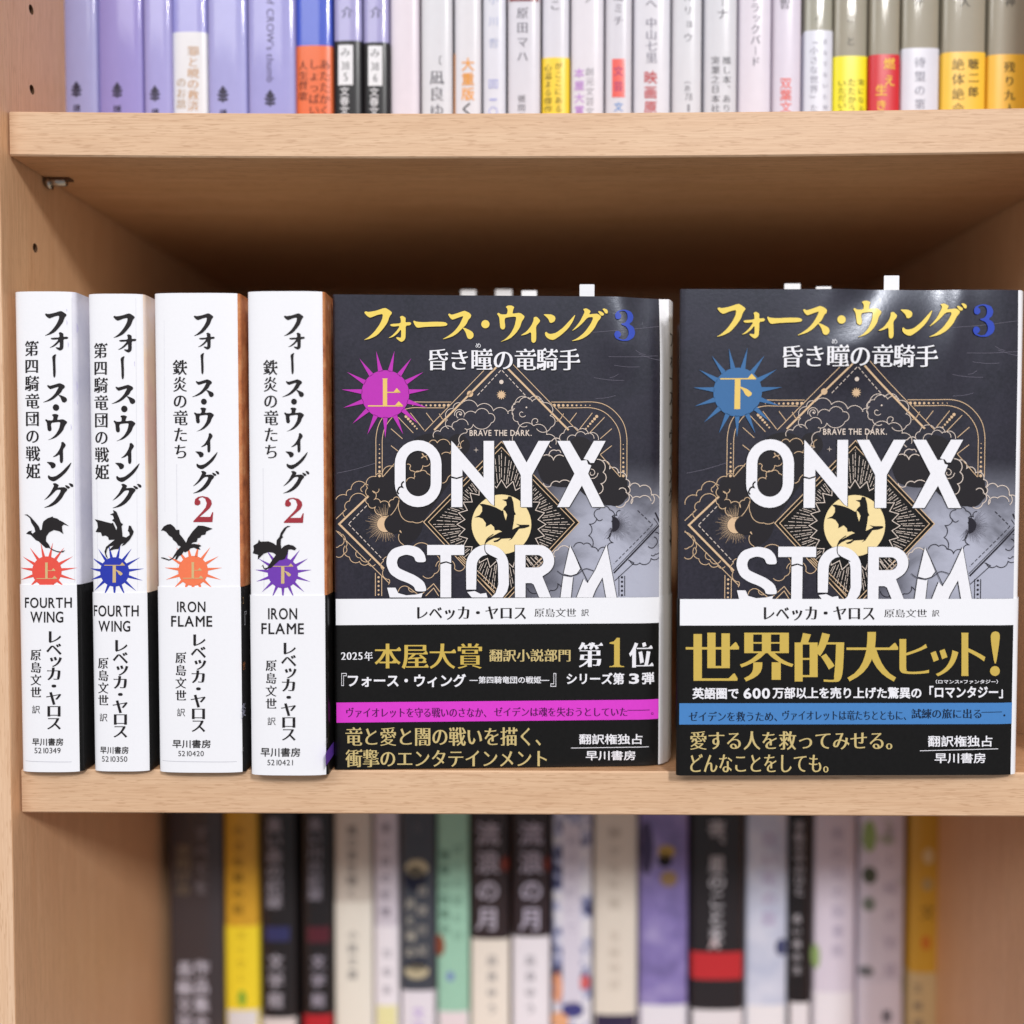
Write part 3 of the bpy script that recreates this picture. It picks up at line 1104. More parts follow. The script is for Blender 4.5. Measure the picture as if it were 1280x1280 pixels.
def arc_between(p, q, bulge, n=9):
    """scallop from p to q, bulging to the left of the walk by `bulge` of the chord"""
    mx, my = (p[0] + q[0]) / 2, (p[1] + q[1]) / 2
    dx, dy = q[0] - p[0], q[1] - p[1]
    L = math.hypot(dx, dy)
    s = bulge * L
    R = (L * L / 4 + s * s) / (2 * abs(s))
    k = (R - abs(s)) * (1 if s > 0 else -1)
    nx, ny = dy / L, -dx / L                      # left-hand side with y pointing down
    cx, cy_ = mx - nx * k, my - ny * k
    a0 = math.atan2(p[1] - cy_, p[0] - cx)
    a1 = math.atan2(q[1] - cy_, q[0] - cx)
    da = a1 - a0
    if s > 0:
        while da < 0:
            da += 2 * math.pi
    else:
        while da > 0:
            da -= 2 * math.pi
    return [(cx + R * math.cos(a0 + da * i / n), cy_ + R * math.sin(a0 + da * i / n)) for i in range(n + 1)]


def scallop(pts, bulge=0.33):
    out = []
    for i in range(len(pts) - 1):
        b = bulge[i] if isinstance(bulge, (list, tuple)) else bulge
        out += arc_between(pts[i], pts[i + 1], b)[:-1]
    return out + [pts[-1]]


def spiral(cx, cy_, r0, r1, a0, turns, n=18):
    return [(cx + (r0 + (r1 - r0) * i / n) * math.cos(a0 + turns * 6.2832 * i / n), cy_ + (r0 + (r1 - r0) * i / n) * math.sin(a0 + turns * 6.2832 * i / n)) for i in range(n + 1)]


def cover_art(a):
    """line-work of the printed cover, traced in one grid of the photograph (book with the magenta sun)"""
    L = lambda m, pts, w, layer=3: a.line(m, [A_(*p) for p in pts], w, layer)
    W = 0.85
    D = lambda m, x, y, r, layer=3: a.disc(m, *A_(x, y), r * 0.1797, layer, 12)
    BX = 1168.6                                    # right-hand grid offset
    CY = 1113.0                                    # lower grid offset
    mid = 1206                                     # symmetry axis of the emblem
    mir = lambda pts: [(2 * mid - x, y) for x, y in pts]
    # rounded outer frame, both sides
    for f in (lambda p: p, mir):
        top_o = [(B[0] + BX, B[1]) for B in ((385, 905), (560, 905), (680, 905), (760, 925), (830, 975), (885, 1050), (908, 1140), (910, 1240), (910, 1425))]
        top_i = [(B[0] + BX, B[1]) for B in ((430, 945), (560, 945), (660, 945), (740, 968), (800, 1015), (845, 1080), (864, 1150), (866, 1240), (866, 1425))]
        L(CREAM, f(catmull(top_o)), W)
        L(CREAM, f(catmull(top_i)), W)
        for i in range(9):
            D(CREAM, f([(BX + 405 + 31 * i, 928)])[0][0], 928, 11 - i * 0.9)
        for i in range(8):
            D(CREAM, f([(BX + 885, 0)])[0][0], CY + 88 + 31 * i, 3.5 + i * 0.9)
        for (p, q) in (((560, 980), (510, 1045)), ((670, 980), (575, 1100)), ((755, 1010), (650, 1120)), ((805, 1090), (725, 1160)), ((805, 1208), (725, 1270)), ((725, 1270), (862, 1425))):
            L(CREAM, f([(p[0] + BX, p[1]), (q[0] + BX, q[1])]), W)
        for i in range(6):
            D(CREAM, f([(BX + 700 - 15 * i, 0)])[0][0], 1005 + 17 * i, 11 - i)
        # the big diamond: thin and thick edge lines, dashes inside
        L(CREAM, f([(BX + 120, 645), (BX + 570, 1108)]), W)
        L(CREAM, f([(BX + 70, 660), (BX + 505, 1100)]), 2.3)
        a.dashes(CREAM2, A_(*f([(BX + 42, 685)])[0]), A_(*f([(BX + 210, 865)])[0]), 0.9, 4.2, 2.2, 3)
        L(CREAM, f([(BX + 420, 1040), (BX + 450, 1020), (BX + 470, 985)]), 0.8)
    D(CREAM, 988, 848, 22)
    D(CREAM2, mid, 765, 15)
    cx, cy_ = A_(mid, 855)
    star = []
    for i in range(24):
        r = 6.3 if i % 2 == 0 else 3.6
        star.append((cx + r * math.cos(i * 0.2618), cy_ + r * math.sin(i * 0.2618)))
    a.poly(CREAM, star, 3)
    # clouds above the lettering
    cl = [
        scallop([(840, 1090), (830, 1030), (870, 950), (930, 915), (1040, 935), (1150, 965), (1255, 985)], [0.3, 0.35, 0.3, 0.3, 0.3, 0.3]),
        scallop([(735, 1150), (780, 1110), (878, 1100)], [0.4, 0.35]), scallop([(880, 1100), (895, 1040), (975, 1065)], [0.4, 0.35]),
        scallop([(880, 1000), (945, 1010), (1025, 980), (1120, 985), (1135, 1050), (1010, 1062), (950, 1090)], [0.75, 0.3, 0.35, 0.5, 0.3, 0.25]),
        scallop([(950, 1090), (960, 1120), (915, 1190), (912, 1240), (930, 1225)], [0.4, -0.3, -0.2, 0.2]),
        scallop([(1250, 985), (1285, 965), (1300, 920), (1400, 885), (1490, 905)], [0.3, 0.3, 0.35, 0.35]),
        scallop([(1290, 990), (1290, 960), (1330, 905), (1420, 900), (1500, 910), (1545, 1000), (1550, 1080), (1450, 1090)], [0.3, 0.35, 0.35, 0.3, 0.4, 0.4, 0.3]),
        scallop([(1385, 1070), (1320, 1040), (1290, 1000), (1300, 950)], [0.3, 0.3, 0.3]),
        scallop([(1300, 1200), (1320, 1110), (1430, 1070), (1520, 1130), (1585, 1200)], [0.3, 0.35, 0.35, 0.3]),
        scallop([(1625, 1180), (1640, 1120), (1740, 1100), (1810, 1125), (1880, 1170)], [0.35, 0.35, 0.3, 0.35]),
        scallop([(1665, 1180), (1720, 1140), (1790, 1130), (1850, 1160)], [0.35, 0.35, 0.35]),
        spiral(1445, 1040, 30, 8, 2.5, 0.8), spiral(1350, 985, 28, 8, 0.5, 0.8), spiral(918, 990, 30, 6, 2.0, 0.9)]
    for c in cl:
        L(CREAM2, c, 0.75)
    D(CREAM2, 918, 990, 6)
    D(CREAM2, 1380, 942, 6)
    # dark cloud bodies either side of the lettering
    c_ = lambda pts: [(x, y + CY) for x, y in pts]
    d_ = lambda pts: [(x + BX, y + CY) for x, y in pts]
    lc = c_(scallop([(345, 310), (450, 240)], 0.12) + scallop([(450, 240), (590, 60), (840, 60), (960, 40), (940, 160), (860, 330)], [0.1, 0.2, 0.3, 0.3, 0.1])
            + [(660, 620)] + scallop([(660, 620), (520, 790), (490, 700), (420, 690), (410, 600), (345, 560), (280, 480), (290, 380), (345, 310)], [0.2, 0.2, 0.2, 0.4, 0.1, 0.35, 0.35, 0.3]))
    a.poly(NIGHT2, [A_(*p) for p in lc], 1)
    for pts, b in (
            ([(285, 450), (275, 390), (330, 310), (380, 300), (455, 240)], [0.3, 0.35, 0.35, 0.3]),
            ([(355, 395), (310, 410), (320, 470), (365, 490), (430, 520), (455, 470), (495, 465)], [0.45, 0.35, 0.3, 0.35, 0.35, 0.4]),
            ([(270, 460), (280, 500), (330, 520), (365, 575), (420, 580)], [-0.3, -0.35, -0.3, -0.3]),
            ([(50, 500), (130, 440), (160, 400), (270, 375)], [0.3, 0.3, 0.4]),
            ([(120, 590), (125, 540), (150, 480), (265, 455)], [0.35, 0.3, 0.35]),
            ([(240, 415), (245, 380), (280, 370)], [0.4, 0.3]),
            ([(505, 660), (510, 700), (445, 700), (410, 640), (410, 600), (495, 470)], [-0.25, -0.4, -0.3, -0.2, -0.1]),
            ([(495, 710), (520, 780), (600, 790), (700, 790)], [-0.2, -0.2, 0.2]),
            ([(495, 480), (500, 560), (590, 625), (660, 618)], [-0.1, -0.2, -0.15]),
            ([(550, 225), (575, 240), (590, 270), (660, 235), (715, 195)], [0.3, -0.4, -0.3, -0.3]),
            ([(715, 330), (690, 290), (640, 275), (605, 310), (600, 325), (545, 345), (520, 380)], [-0.25, -0.3, -0.4, -0.2, -0.3, -0.3]),
            ([(690, 195), (650, 180), (655, 150), (700, 150)], [-0.4, -0.4, -0.4]),
            ([(705, 75), (760, 75), (850, 90)], [0.35, 0.35]), ([(790, 155), (850, 150), (930, 110), (945, 60)], [0.2, 0.3, 0.3]),
            ([(790, 355), (830, 325), (940, 318)], [-0.2, 0.3]),
            ([(50, 690), (100, 730), (80, 790), (50, 800)], [0.2, 0.35, 0.2]),
            ([(50, 860), (110, 845), (125, 800), (125, 760), (100, 710)], [-0.3, -0.3, -0.2, -0.1]),
            ([(120, 790), (150, 870), (220, 900), (280, 915), (330, 920)], [-0.3, -0.3, -0.3, -0.3]),
            ([(205, 825), (225, 875), (300, 880)], [-0.4, -0.35]),
            ([(430, 870), (385, 900), (385, 960), (425, 1025), (420, 1060)], [-0.3, -0.3, -0.3, 0.2]),
            ([(760, 860), (770, 930), (740, 985), (660, 1000)], [0.2, 0.25, 0.3]),
            ([(750, 935), (810, 895), (880, 950), (950, 940)], [0.25, 0.35, -0.3]),
            ([(490, 1110), (560, 1080), (600, 1110)], [0.3, -0.3])):
        L(CREAM, c_(scallop(pts, b)), 0.78)
    # crescent with hair rays at the left, dark sun at the right
    sx, sy_ = A_(400, 640 + CY)
    for i in range(46):
        t = math.pi * (0.30 + 1.25 * i / 45)
        r0, r1 = 11.0, 18 + 9 * random.random()
        a.line(CREAM if i % 2 else paint((150, 130, 112), 0.4), [(sx + r0 * math.cos(t), sy_ + r0 * math.sin(t)), (sx + r1 * math.cos(t), sy_ + r1 * math.sin(t))], [0.55, 0.2], 2)
    a.disc(CREAM, *A_(398, 640 + CY), 10.2, 3)
    a.disc(NIGHT2, *A_(455, 640 + CY), 11.5, 4)
    # left diamond corner
    L(CREAM, c_([(283, 445), (78, 640), (390, 950)]), 2.4)
    L(CREAM, c_([(50, 610), (130, 535)]), 0.9)
    L(CREAM, c_([(50, 680), (425, 1050)]), 0.9)
    a.dashes(CREAM2, A_(270, 512 + CY), A_(143, 640 + CY), 0.9, 4.4, 2.4, 3)
    a.dashes(CREAM2, A_(143, 640 + CY), A_(385, 890 + CY), 0.9, 4.4, 2.4, 3)
    # frame posts below
    for x in (330, 374):
        L(CREAM, c_([(x, 980 if x == 330 else 1000), (x, 1140)]), 0.9)
    for i in range(5):
        D(CREAM, 352, CY + 1010 + 30 * i, 8 - i * 0.4)
    # inner black diamond with star and moon
    mx_, my_ = 626.8, 655.4
    dia = [(529.5, 652.5), (626.8, 552), (724, 653), (626.8, 757)]
    a.poly(NIGHT, dia, 2)
    a.line(CREAM, dia, 1.0, 3, closed=True)
    a.line(CREAM, [(535.5, 652.5), (626.8, 559), (718, 653), (626.8, 751)], 0.9, 3, closed=True)
    zig = []
    for i in range(48):
        t = 2 * math.pi * i / 48
        r = 55.5 if i % 2 == 0 else 46.0
        zig.append((mx_ + r * math.cos(t), my_ + r * math.sin(t)))
    a.line(CREAM2, zig, 0.9, 4, closed=True)
    for i in range(120):
        t = 2 * math.pi * i / 120 + 0.008 * (i % 3)
        c, s = math.cos(t), math.sin(t)
        ph = abs((t / (2 * math.pi) * 24) % 1 - 0.5) * 2
        r = 48.5 + 9.0 * ph + 1.2
        rmax = 91 / (abs(c) / 0.955 + abs(s) / 1.03) - 1.5
        k = i % 2
        while r < rmax:
            e = min(r + (7.5 if (k % 3) else 12), rmax)
            if e - r > 1:
                a.line(CREAM2, [(mx_ + r * c, my_ + r * s), (mx_ + e * c, my_ + e * s)], 0.62, 4)
            r = e + 1.7
            k += 1
    a.disc(MOON, mx_, my_, 37.3, 5, 44)
    z = lambda pts: [(580 + x * 0.078125, 600 + y * 0.078125) for x, y in pts]
    a.poly(NIGHT, z([(245, 385), (300, 380), (415, 405), (500, 435), (612, 495), (640, 440), (682, 400), (675, 345), (610, 315), (690, 305), (710, 260), (760, 265), (790, 360), (805, 500), (830, 548), (805, 565), (800, 640), (775, 790), (870, 745), (890, 735), (830, 700), (900, 715), (1040, 715), (1050, 735), (1030, 750), (970, 770), (880, 780), (830, 850), (770, 940), (710, 970), (755, 930), (600, 940), (540, 985), (490, 995), (465, 975), (530, 955), (580, 925), (480, 930), (400, 970), (350, 1010), (335, 1000), (390, 930), (470, 890), (560, 840), (610, 825), (560, 800), (490, 805), (480, 750), (430, 705), (345, 750), (350, 690), (300, 620), (240, 595), (165, 600), (250, 560), (290, 500), (290, 430)]), 6)
    a.poly(MOON, z([(625, 470), (660, 500), (690, 560), (668, 645), (640, 560)]), 7)
    # right half clouds
    for pts, b, m in (
            ([(385, 110), (390, 60), (450, 60)], [0.4, 0.3], CREAM2), ([(310, 185), (400, 195), (470, 170)], [0.35, 0.3], CREAM2), ([(370, 170), (420, 130), (450, 145)], [0.35, 0.3], CREAM2),
            ([(330, 355), (380, 375), (440, 350), (530, 375)], [-0.3, 0.3, 0.3], CREAM2),
            ([(735, 200), (790, 255), (850, 285), (905, 330), (920, 380), (915, 430), (940, 500)], [0.3, 0.35, 0.35, 0.35, 0.3, 0.3], CREAM2),
            ([(700, 190), (745, 280), (730, 360), (715, 430)], [0.35, 0.35, 0.3], CREAM2), ([(930, 380), (1000, 380), (1080, 430), (1085, 500)], [0.35, 0.35, 0.3], CREAM2),
            ([(940, 500), (1000, 455), (1080, 480)], [0.35, 0.3], CREAM2), ([(855, 400), (905, 420), (900, 490), (835, 515)], [0.4, 0.35, 0.3], CREAM2), ([(1080, 440), (1140, 490)], [0.35], CREAM2),
            ([(740, 605), (700, 600), (720, 535), (790, 540), (805, 620), (800, 690), (770, 740)], [0.35, 0.4, 0.35, 0.35, 0.2, 0.2], DARKLINE),
            ([(700, 605), (650, 640), (645, 720), (670, 800), (710, 830), (780, 820), (815, 770), (800, 700)], [0.2, 0.25, 0.2, 0.2, 0.35, 0.35, 0.3], DARKLINE),
            ([(865, 545), (840, 580), (805, 590)], [-0.3, -0.2], DARKLINE),
            ([(1110, 700), (1145, 740), (1140, 800), (1110, 850), (1080, 855)], [0.3, 0.35, 0.35, 0.3], DARKLINE),
            ([(1060, 795), (1110, 790), (1100, 730)], [-0.3, -0.35], DARKLINE), ([(930, 890), (1000, 910), (1080, 880), (1145, 855)], [-0.3, -0.3, -0.3], DARKLINE),
            ([(540, 800), (610, 780), (665, 800)], [0.3, 0.3], DARKLINE), ([(410, 870), (430, 820), (510, 810)], [0.35, 0.3], CREAM2),
            ([(220, 1085), (300, 1110), (380, 1100), (430, 1055), (460, 1090)], [-0.3, -0.2, -0.3, 0.1], DARKLINE)):
        L(m, d_(scallop(pts, b)), 0.95)
    a.poly(NIGHT2, [A_(*p) for p in d_(scallop([(290, 190), (470, 160), (560, 30), (700, 150), (745, 210), (860, 290), (915, 370), (900, 470), (800, 510), (700, 480), (560, 370), (330, 350), (290, 190)], [0.1, 0.1, 0.2, 0.2, 0.1, 0.2, 0.2, 0.2, 0.1, 0.1, 0.1, 0.1]))], 1)
    L(CREAM2, d_(spiral(665, 285, 45, 8, 0.0, 1.6)), 0.8)
    sx, sy_ = A_(820 + BX, 640 + CY)
    for i in range(44):
        t = -math.pi * 0.32 + math.pi * 1.05 * i / 43
        r1 = 14 + 10 * random.random()
        a.line(paint((92, 90, 102), 0.4), [(sx + 6 * math.cos(t), sy_ + 6 * math.sin(t)), (sx + r1 * math.cos(t), sy_ + r1 * math.sin(t))], [0.42, 0.15], 3)
    a.poly(DARKLINE, [A_(*p) for p in d_([(808 + 52 * math.sin(t), 640 - 54 * math.cos(t)) for t in [math.pi * i / 16 for i in range(17)]])], 4)
    L(DARKLINE, d_([(1110, 560), (1148, 640), (820, 980)]), 1.9)
    L(DARKLINE, d_([(1100, 600), (1130, 640), (815, 965)]), 0.8)
    L(DARKLINE, d_([(920, 890), (960, 910), (825, 1035)]), 0.9)
    a.dashes(DARKLINE, A_(985 + BX, 545 + CY), A_(1090 + BX, 645 + CY), 0.9, 4.0, 2.2, 3)
    a.dashes(DARKLINE, A_(1090 + BX, 645 + CY), A_(820 + BX, 915 + CY), 0.9, 4.0, 2.2, 3)
    for x in (855, 895):
        L(DARKLINE, d_([(x, 1000), (x, 1140)]), 0.9)
    for i in range(5):
        D(DARKLINE, BX + 876, CY + 1010 + 31 * i, 8)
    # fine print lines under the lower word
    for (p, q) in (((215, 880), (290, 960)), ((240, 870), (310, 945)), ((270, 870), (330, 930)), ((215, 975), (320, 880)), ((230, 985), (330, 900))):
        L(CREAM2, d_([p, q]), 0.7)
    for (p, q) in (((905, 870), (1160, 1110)), ((930, 860), (1170, 1090))):
        L(CREAM, c_([p, q]), 0.9)
    L(CREAM, c_([(560, 1080), (640, 1140), (735, 1055), (800, 1140)]), 0.9)
    L(CREAM, c_([(680, 1140), (735, 1085), (770, 1140)]), 0.9)
    for p in ((1030, 125 + CY), (BX + 95, 70 + CY)):
        x, y = A_(*p)
        for dx, dy in ((3.2, 0), (0, 3.2)):
            a.line(CREAM2, [(x - dx, y - dy), (x, y), (x + dx, y + dy)], [0.1, 0.9, 0.1], 4)
    # pale scratches and rubbed marks on the lamination
    SCR = paint((112, 108, 124), 0.5)
    for (p, q) in (((1840, 420), (2320, 370)), ((1950, 590), (2300, 580)), ((1850, 735), (2060, 755)), ((2140, 545), (2210, 575)), ((2160, 570), (2320, 612)), ((1960, 735), (2020, 710)), ((2000, 860), (1860, 880)), ((60, 1400), (330, 1330)), ((1990, 650), (2170, 660))):
        L(SCR, catmull([p, ((p[0] + q[0]) / 2, (p[1] + q[1]) / 2 + 6), q], 4), 0.4, 1)


def letter_polys():
    """outlines (and holes) of the two big words, in photo pixels"""
    C = lambda pts: [A_(x, y + 1113) for x, y in pts]
    Dd = lambda pts: [A_(x + 1168.6, y + 1113) for x, y in pts]

    def stadium(x0, x1, y0, y1, n=14):
        cx, hw = (x0 + x1) / 2, (x1 - x0) / 2
        k = hw * 1.02
        return [(cx + hw * math.cos(t), y0 + k - k * math.sin(t)) for t in [math.pi - math.pi * i / n for i in range(n + 1)]] + \
               [(cx + hw * math.cos(t), y1 - k + k * math.sin(t)) for t in [math.pi * i / n for i in range(n + 1)]]
    Ls = []
    Ls.append((C(stadium(465, 790, 57, 522)), [C(stadium(540, 715, 130, 447))]))
    Ls.append((C([(858, 62), (872, 75), (1082, 318), (1082, 62), (1155, 62), (1155, 512), (1135, 500), (935, 262), (935, 305), (895, 318), (858, 308)]), []))
    Ls.append((C([(858, 320), (895, 328), (935, 316), (935, 522), (858, 522)]), []))
    Ls.append((Dd([(45, 62), (128, 62), (212, 212), (295, 62), (378, 62), (250, 300), (250, 522), (172, 522), (172, 300)]), []))
    Ls.append((Dd([(425, 62), (512, 62), (592, 200), (630, 195), (640, 225), (662, 232), (640, 290), (755, 522), (668, 522), (597, 372), (508, 522), (425, 522), (545, 290)]), []))
    Ls.append((Dd([(680, 62), (762, 62), (680, 215), (655, 215), (640, 195), (608, 188)]), []))
    # lower word; the bottom is covered by the paper band
    s_pts = [(685, 905), (612, 905), (598, 865), (545, 850), (492, 868), (478, 905), (490, 945), (545, 970), (610, 998), (668, 1040), (685, 1090), (680, 1108), (610, 1108), (600, 1075), (560, 1050), (490, 1025), (432, 985), (405, 920), (412, 860), (450, 810), (545, 783), (630, 800), (672, 845)]
    Ls.append((C(smooth_poly(s_pts, 2)), []))
    Ls.append((C([(412, 1082), (470, 1082), (490, 1120), (545, 1135), (610, 1130), (660, 1118), (650, 1150), (430, 1150)]), []))
    Ls.append((C([(690, 785), (948, 785), (948, 855), (857, 855), (857, 910), (822, 898), (782, 908), (782, 855), (690, 855)]), []))
    Ls.append((C([(782, 920), (822, 908), (857, 920), (857, 1150), (782, 1150)]), []))
    o_out = [(962, 1095)] + [(1108 + 148 * math.cos(t), 930 - 148 * math.sin(t)) for t in [math.pi - math.pi * i / 16 for i in range(17)]] + [(1258, 1060), (1245, 1110), (1215, 1150), (1135, 1150), (1165, 1120), (1185, 1060)]
    o_in = [(1108 + 74 * math.cos(t), 932 - 78 * math.sin(t)) for t in [math.pi * i / 16 for i in range(17)]] + [(1030, 1095)]
    Ls.append((C(o_out + o_in), []))
    Ls.append((C([(968, 1112), (1020, 1105), (1060, 1125), (1100, 1118), (1110, 1150), (1000, 1150)]), []))
    Ls.append((Dd([(132, 785), (290, 785)] + [(290 + 115 * math.sin(t), 893 - 108 * math.cos(t)) for t in [math.pi * i / 14 for i in range(1, 12)]] + [(322, 1003), (382, 1150), (300, 1150), (262, 1060), (245, 1050), (205, 1050), (205, 1150), (132, 1150)]),
               [Dd([(205, 855), (285, 855)] + [(285 + 45 * math.sin(t), 898 - 44 * math.cos(t)) for t in [math.pi * i / 8 for i in range(9)]] + [(205, 942)])]))
    Ls.append((Dd([(515, 785), (552, 870), (585, 950), (560, 985), (520, 998), (470, 985)]), []))
    Ls.append((Dd([(468, 1000), (520, 1010), (535, 1005), (520, 1150), (448, 1150)]), []))
    Ls.append((Dd([(768, 785), (838, 1150), (765, 1150), (740, 1010), (690, 1100), (670, 1150), (560, 1150), (610, 1020), (635, 1050), (690, 960)]), []))
    return Ls


def big_words(a):
    for outer, holes in letter_polys():
        a.poly(NIGHT, [(x + 0.9, y + 0.7) for x, y in outer], 7, [[(x + 0.9, y + 0.7) for x, y in h] for h in holes])
        a.poly(NIGHT, [(x - 0.7, y - 0.2) for x, y in outer], 7, [[(x - 0.7, y - 0.2) for x, y in h] for h in holes])
        a.poly(LETTER_W, outer, 9, holes)
    a.line(NIGHT, [A_(x, y + 1113) for x, y in catmull([(1150, 710), (1105, 745), (1090, 800), (1105, 845), (1180, 885)])], [1.0] * 15 + [1.6] * 5 + [0.6], 10)
    a.line(DARKLINE, [A_(x + 1168.6, y + 1113) for x, y in catmull([(425, 965), (480, 998), (560, 990), (620, 950), (680, 965)])], 0.8, 10)
    a.line(NIGHT, [A_(x + 1168.6, y + 1113) for x, y in [(520, 795), (640, 1045)]], 0.9, 10)
    a.line(NIGHT, [A_(x, y + 1113) for x, y in scallop([(530, 345), (520, 385), (490, 400), (495, 430)], [-0.3, -0.3, -0.3])], 1.9, 10)


class FaceBook:
    """a paperback standing with its front cover to the viewer; (u, v) run along the cover, w goes into the shelf"""

    def __init__(self, bl, Yl, theta, W, H, T, shear, label, group, warp):
        p = at(bl[0], bl[1], Yl)
        self.o = Vector((p.x, p.y, FLOOR + 0.0002))
        self.du = Vector((math.cos(theta), math.sin(theta), 0))
        self.dw = Vector((-math.sin(theta), math.cos(theta), 0))
        self.W, self.H, self.T, self.shear, self.warp = W, H, T, shear, warp
        self.root = thing('paperback_book', label, 'book', self.o, group)
        self.shift = 0.0

    def P(self, px, py):
        d = ray(px, py)
        t = (self.o - CAM).dot(self.dw) / d.dot(self.dw)
        q = CAM + d * t - self.o
        return (q.dot(self.du), q.z)

    def pt(self, u, v, w):
        return self.o + self.du * u + Vector((0, 0, v)) + self.dw * w

    def place(self, grow, shift=0.0):
        return lambda u, v, l: self.pt(u + shift, v, self.warp(u + shift, v) - grow - 0.00005 - 0.000035 * l)

    def normal(self, shift=0.0):
        def fn(u, v):
            u += shift
            e = 0.0004
            gu = (self.warp(u + e, v) - self.warp(u - e, v)) / (2 * e)
            gv = (self.warp(u, v + e) - self.warp(u, v - e)) / (2 * e)
            return (-self.dw + self.du * gu + Vector((0, 0, gv))).normalized()
        return fn

    def profile(self):
        """(u, w, kind): fore-edge fold, front, spine round, back"""
        W, T, sh = self.W, self.T, self.shear
        pts = [(0.0012, 0.0016, 0), (0.0003, 0.0013, 0), (-0.0001, 0.0007, 0), (0.0002, 0.00015, 0)]
        n = 80
        pts += [(0.0006 + (W - 0.0023) * i / n, 0.0, 0) for i in range(n + 1)]
        pts += [(W - 0.0016, 0.0, 1), (W - 0.0012, 0.00005, 1), (W - 0.0004, 0.0002, 1), (W, 0.0007, 1)]
        for i in range(1, 12):
            t = i / 12
            pts.append((W + sh * t + 0.0016 * math.sin(math.pi * t), 0.0006 + (T - 0.0012) * t, 1))
        pts += [(W + sh, T - 0.0006, 1), (W + sh - 0.0008, T, 2), (W * 0.5 + sh, T, 2), (sh + 0.001, T, 2)]
        return pts

    def shell(self, name, parent, v0, v1, grow, mats, nv):
        prof = self.profile()
        bm = bmesh.new()
        rows = []
        m = len(prof)
        for j in range(nv + 1):
            v = v0 + (v1 - v0) * j / nv
            row = []
            for i, (u, w, k) in enumerate(prof):
                a, c = prof[max(i - 1, 0)], prof[min(i + 1, m - 1)]
                dx, dy = c[0] - a[0], c[1] - a[1]
                L = math.hypot(dx, dy) or 1
                ww = self.warp(u, v) * max(0.0, 1 - w / 0.004)
                row.append(bm.verts.new(self.pt(u + dy / L * grow, v, w - dx / L * grow + ww)))
            rows.append(row)
        for r0, r1 in zip(rows, rows[1:]):
            for i in range(m - 1):
                f = bm.faces.new((r0[i], r0[i + 1], r1[i + 1], r1[i]))
                f.material_index = prof[i + 1][2] if prof[i][2] == prof[i + 1][2] else max(prof[i][2], prof[i + 1][2])
        o = finish(bm, name, parent, mats, True)
        s = o.modifiers.new('paper', 'SOLIDIFY')
        s.thickness = 0.0002
        s.offset = -1
        e = o.modifiers.new('edges', 'EDGE_SPLIT')
        e.split_angle = math.radians(45)
        return o

    def pages(self):
        bm = bmesh.new()
        W, T, sh = self.W, self.T, self.shear
        vs = []
        for v in (0.0005, self.H - 0.0012):
            for u, w in ((0.0012, 0.0046), (W - 0.0006, 0.0046), (W + sh - 0.0006, T - 0.0006), (sh + 0.0012, T - 0.0006)):
                vs.append(bm.verts.new(self.pt(u, v, w)))
        for q in ((0, 1, 2, 3), (4, 5, 6, 7), (0, 1, 5, 4), (1, 2, 6, 5), (2, 3, 7, 6), (3, 0, 4, 7)):
            bm.faces.new([vs[i] for i in q])
        bmesh.ops.recalc_face_normals(bm, faces=bm.faces)
        finish(bm, 'page_block', self.root, [PAGES])


def sstep(x):
    x = max(0.0, min(1.0, x))
    return x * x * (3 - 2 * x)


FW_L, FH = 0.1100, 0.1572


def warp_left(u, v):
    """front cover: curls back towards the spine hinge and the top, with a shallow upright ridge near the hinge"""
    w = 0.0016 * max(0.0, (u - (FW_L - 0.009)) / 0.009) ** 2
    t = max(0.0, (v - (FH - 0.030)) / 0.030)
    w += 0.0030 * t ** 2 * sstep((u - 0.085) / 0.019)
    w -= 0.0012 * math.exp(-((u - 0.0955) / 0.0060) ** 2) * sstep(t * 1.8)
    return w


FW_R = 0.1108


def warp_right(u, v):
    w = 0.0010 * max(0.0, (u - (FW_R - 0.008)) / 0.008) ** 2
    t = max(0.0, (v - (FH - 0.036)) / 0.036)
    c = 0.0585 + 0.55 * (v - (FH - 0.014))
    w += 0.0036 * t ** 2 * ((1 - sstep((c - u - 0.001) / 0.018)) if u < c else (1 - 0.85 * sstep((u - c) / 0.036)))
    w -= 0.0026 * math.exp(-((u - c) / 0.0150) ** 2) * sstep(t * 1.8)
    c2 = 0.0895 + 0.12 * (v - FH)
    w -= 0.0006 * math.exp(-((u - c2) / 0.0045) ** 2) * sstep(t * 1.8)
    return w


